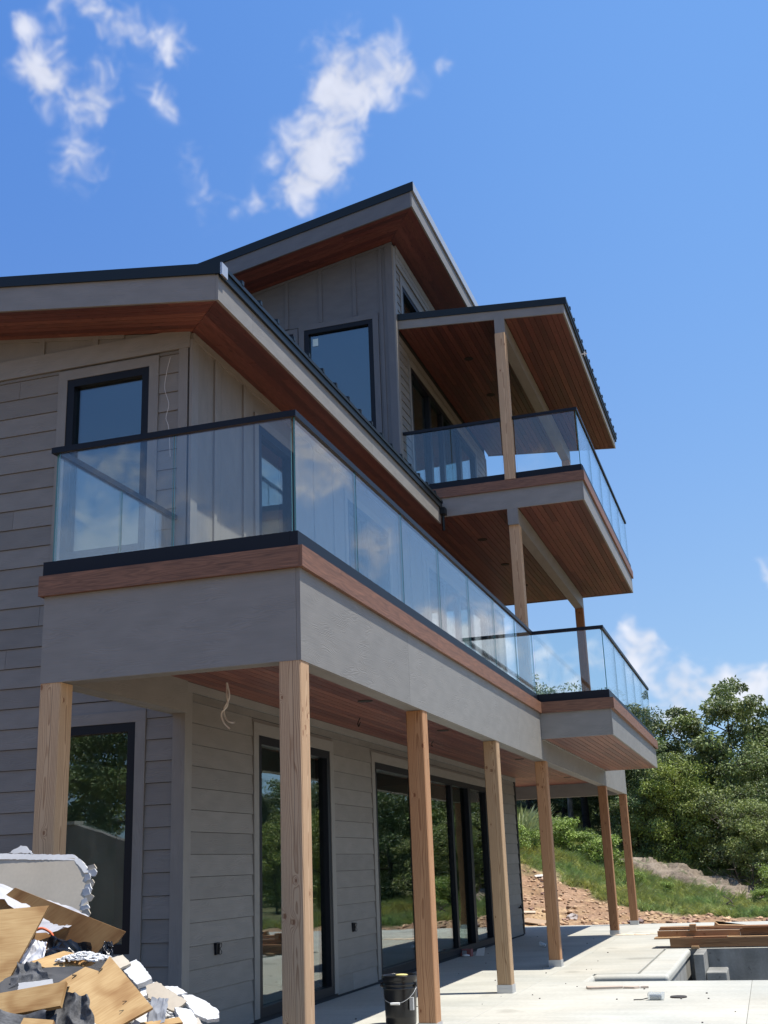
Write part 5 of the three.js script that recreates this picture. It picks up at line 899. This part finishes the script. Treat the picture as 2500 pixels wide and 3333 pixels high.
{ // stones on the bare slope
  reseed(91);
  const stone = (s, sd, flat) => { const g = mergeVertices(new THREE.IcosahedronGeometry(s, 2).deleteAttribute('normal').deleteAttribute('uv')), p = g.attributes.position; for (let i = 0; i < p.count; i++) { const v = new THREE.Vector3().fromBufferAttribute(p, i), q = 1 + .7 * n3(v.x / s * 1.3 + sd, v.y / s * 1.3, v.z / s * 1.3); p.setXYZ(i, v.x * q, v.y * q * flat, v.z * q); } const f = g.toNonIndexed(); f.computeVertexNormals(); return f; };
  const put = (g, m, x, z, lab, cat, group, dy = .02) => { const o = add('loose_stone', g, m, scene); o.position.set(x, hillY(x, z) + bumps(x, z) + dy, z); o.rotation.y = rr(0, 6); return tag(o, lab, cat, group); };
  put(stone(.13, 3, .8), std([.42, .37, .34]), -1.66, -20.9, 'grey-white angular stone on the dirt between the posts', 'stone');
  put(stone(.17, 7, .55), std([.17, .12, .11]), -.14, -19.95, 'dark flat stone beside the base of the farthest post', 'stone');
  put(stone(.10, 9, .7), std([.7, .68, .64]), 1.75, -23.2, 'small white stone in the grass near the right edge', 'stone');
  const reds = [[.40, .25, .17], [.36, .22, .16], [.46, .31, .21], [.28, .17, .13]].map((c) => std(c, { roughness: .95 }));
  for (let i = 0; i < 30; i++) { let x, z, k = 0; do { x = rr(-4.5, 3.2); z = rr(-25, -19.75); k++; } while (isDirt(x, z) < .6 && k < 30); put(stone(rr(.03, .085) * (rnd() < .2 ? 1.5 : 1), rr(0, 50), rr(.5, .9)), pick(reds), x, z, 'reddish stone lying on the bare dirt slope beyond the patio', 'stone', 'reddish stones strewn over the dirt slope', .01); }
  const cl = []; for (let i = 0; i < 1100; i++) { const x = rr(-5, 3.4), z = rr(-25.5, -19.7); if (isDirt(x, z) < .5) continue; const g = new THREE.TetrahedronGeometry(rr(.02, .06) * (rnd() < .12 ? 1.7 : 1), 1), v = rr(.7, 1.25), s = rnd(), col = [mix(.36, .54, s) * v, mix(.22, .37, s) * v, mix(.135, .22, s) * v], ca = []; for (let k = 0; k < g.attributes.position.count; k++) ca.push(...col); g.setAttribute('color', new THREE.Float32BufferAttribute(ca, 3)); cl.push(g.scale(1, rr(.5, .8), rr(.7, 1.4)).rotateY(rr(0, 3)).translate(x, hillY(x, z) + bumps(x, z) + .008, z)); }
  const co = add('dirt_clods', mergeGeometries(cl), new THREE.MeshStandardMaterial({ vertexColors: true, roughness: .97 }), scene); co.userData.kind = 'stuff'; tag(co, 'brown and golden clods of earth covering the bare slope', 'earth clods');
  const bd = (x, z, l, w, turn, c, lab) => { const o = add('scrap_board', box(-l / 2, l / 2, 0, .018, -w / 2, w / 2), std(c, { map: boardMap }), scene); o.position.set(x, hillY(x, z) + bumps(x, z) + .05, z); o.rotation.set(.22, turn, -.06); tag(o, lab, 'board'); };
  bd(-2.75, -20.9, .5, .16, .1, [.62, .50, .36], 'pale board lying on the dirt near the house corner');
  bd(-2.95, -24.6, .42, .22, .5, [.72, .66, .55], 'small pale board at the edge of the grass');
  bd(-2.35, -20.0, .55, .3, -.3, [.46, .32, .2], 'tan cardboard piece on the dirt at the patio edge');
  const tw = (x, z, s, n, lab, sd) => { reseed(sd); const w = []; for (let i = 0; i < n; i++) { const a = new THREE.Vector3(rr(-.3, .3), rr(0, .2), rr(-.2, .2)).multiplyScalar(s), d = new THREE.Vector3(rr(-1, 1), rr(-.1, .9), rr(-.5, .5)).normalize(), b = a.clone().addScaledVector(d, s * rr(.5, 1)); w.push(limbGeo(a, b, .016, .005, rr(-.1, .1) * s, 3, 4)); for (let k = 0; k < 2; k++) { const q = a.clone().lerp(b, rr(.3, .9)); w.push(limbGeo(q, q.clone().add(new THREE.Vector3(rr(-1, 1), rr(-.3, .8), rr(-.5, .5)).multiplyScalar(s * .35)), .008, .003, 0, 1, 3)); } } const o = add('dead_branch', mergeGeometries(w), DEAD, scene); o.position.set(x, hillY(x, z) + .1, z); tag(o, lab, 'dead branches'); return o; };
  tw(1.55, -30.6, .9, 9, 'grey tangle of dead branches above the right part of the rock', 1); tw(2.15, -29.4, .8, 9, 'dead grey brushwood right of the rock', 2).position.y += .1; const hi = tw(1.6, -31.0, .8, 7, 'bare grey branches hanging in the middle of the trees', 3); hi.position.y += 1.55; tw(1.7, -24.2, .55, 3, 'dead grey stick lying in the grass near the right edge', 4);
  const stub = thing('grey_trunk', 'pale grey bare trunk left of the dark one', 'tree', [-3.62, hillY(-3.62, -34.6), -34.6]); add('trunk', limbGeo(new THREE.Vector3(0, -.2, 0), new THREE.Vector3(.05, 3.6, 0), .10, .075, 0, 5, 9), std([.26, .25, .24], { map: barkMap }), stub); add('twig', limbGeo(new THREE.Vector3(.03, 2.3, 0), new THREE.Vector3(.5, 2.9, .1), .02, .008, 0, 3, 5), DEAD, stub);
}

renderer.render(scene, camera);
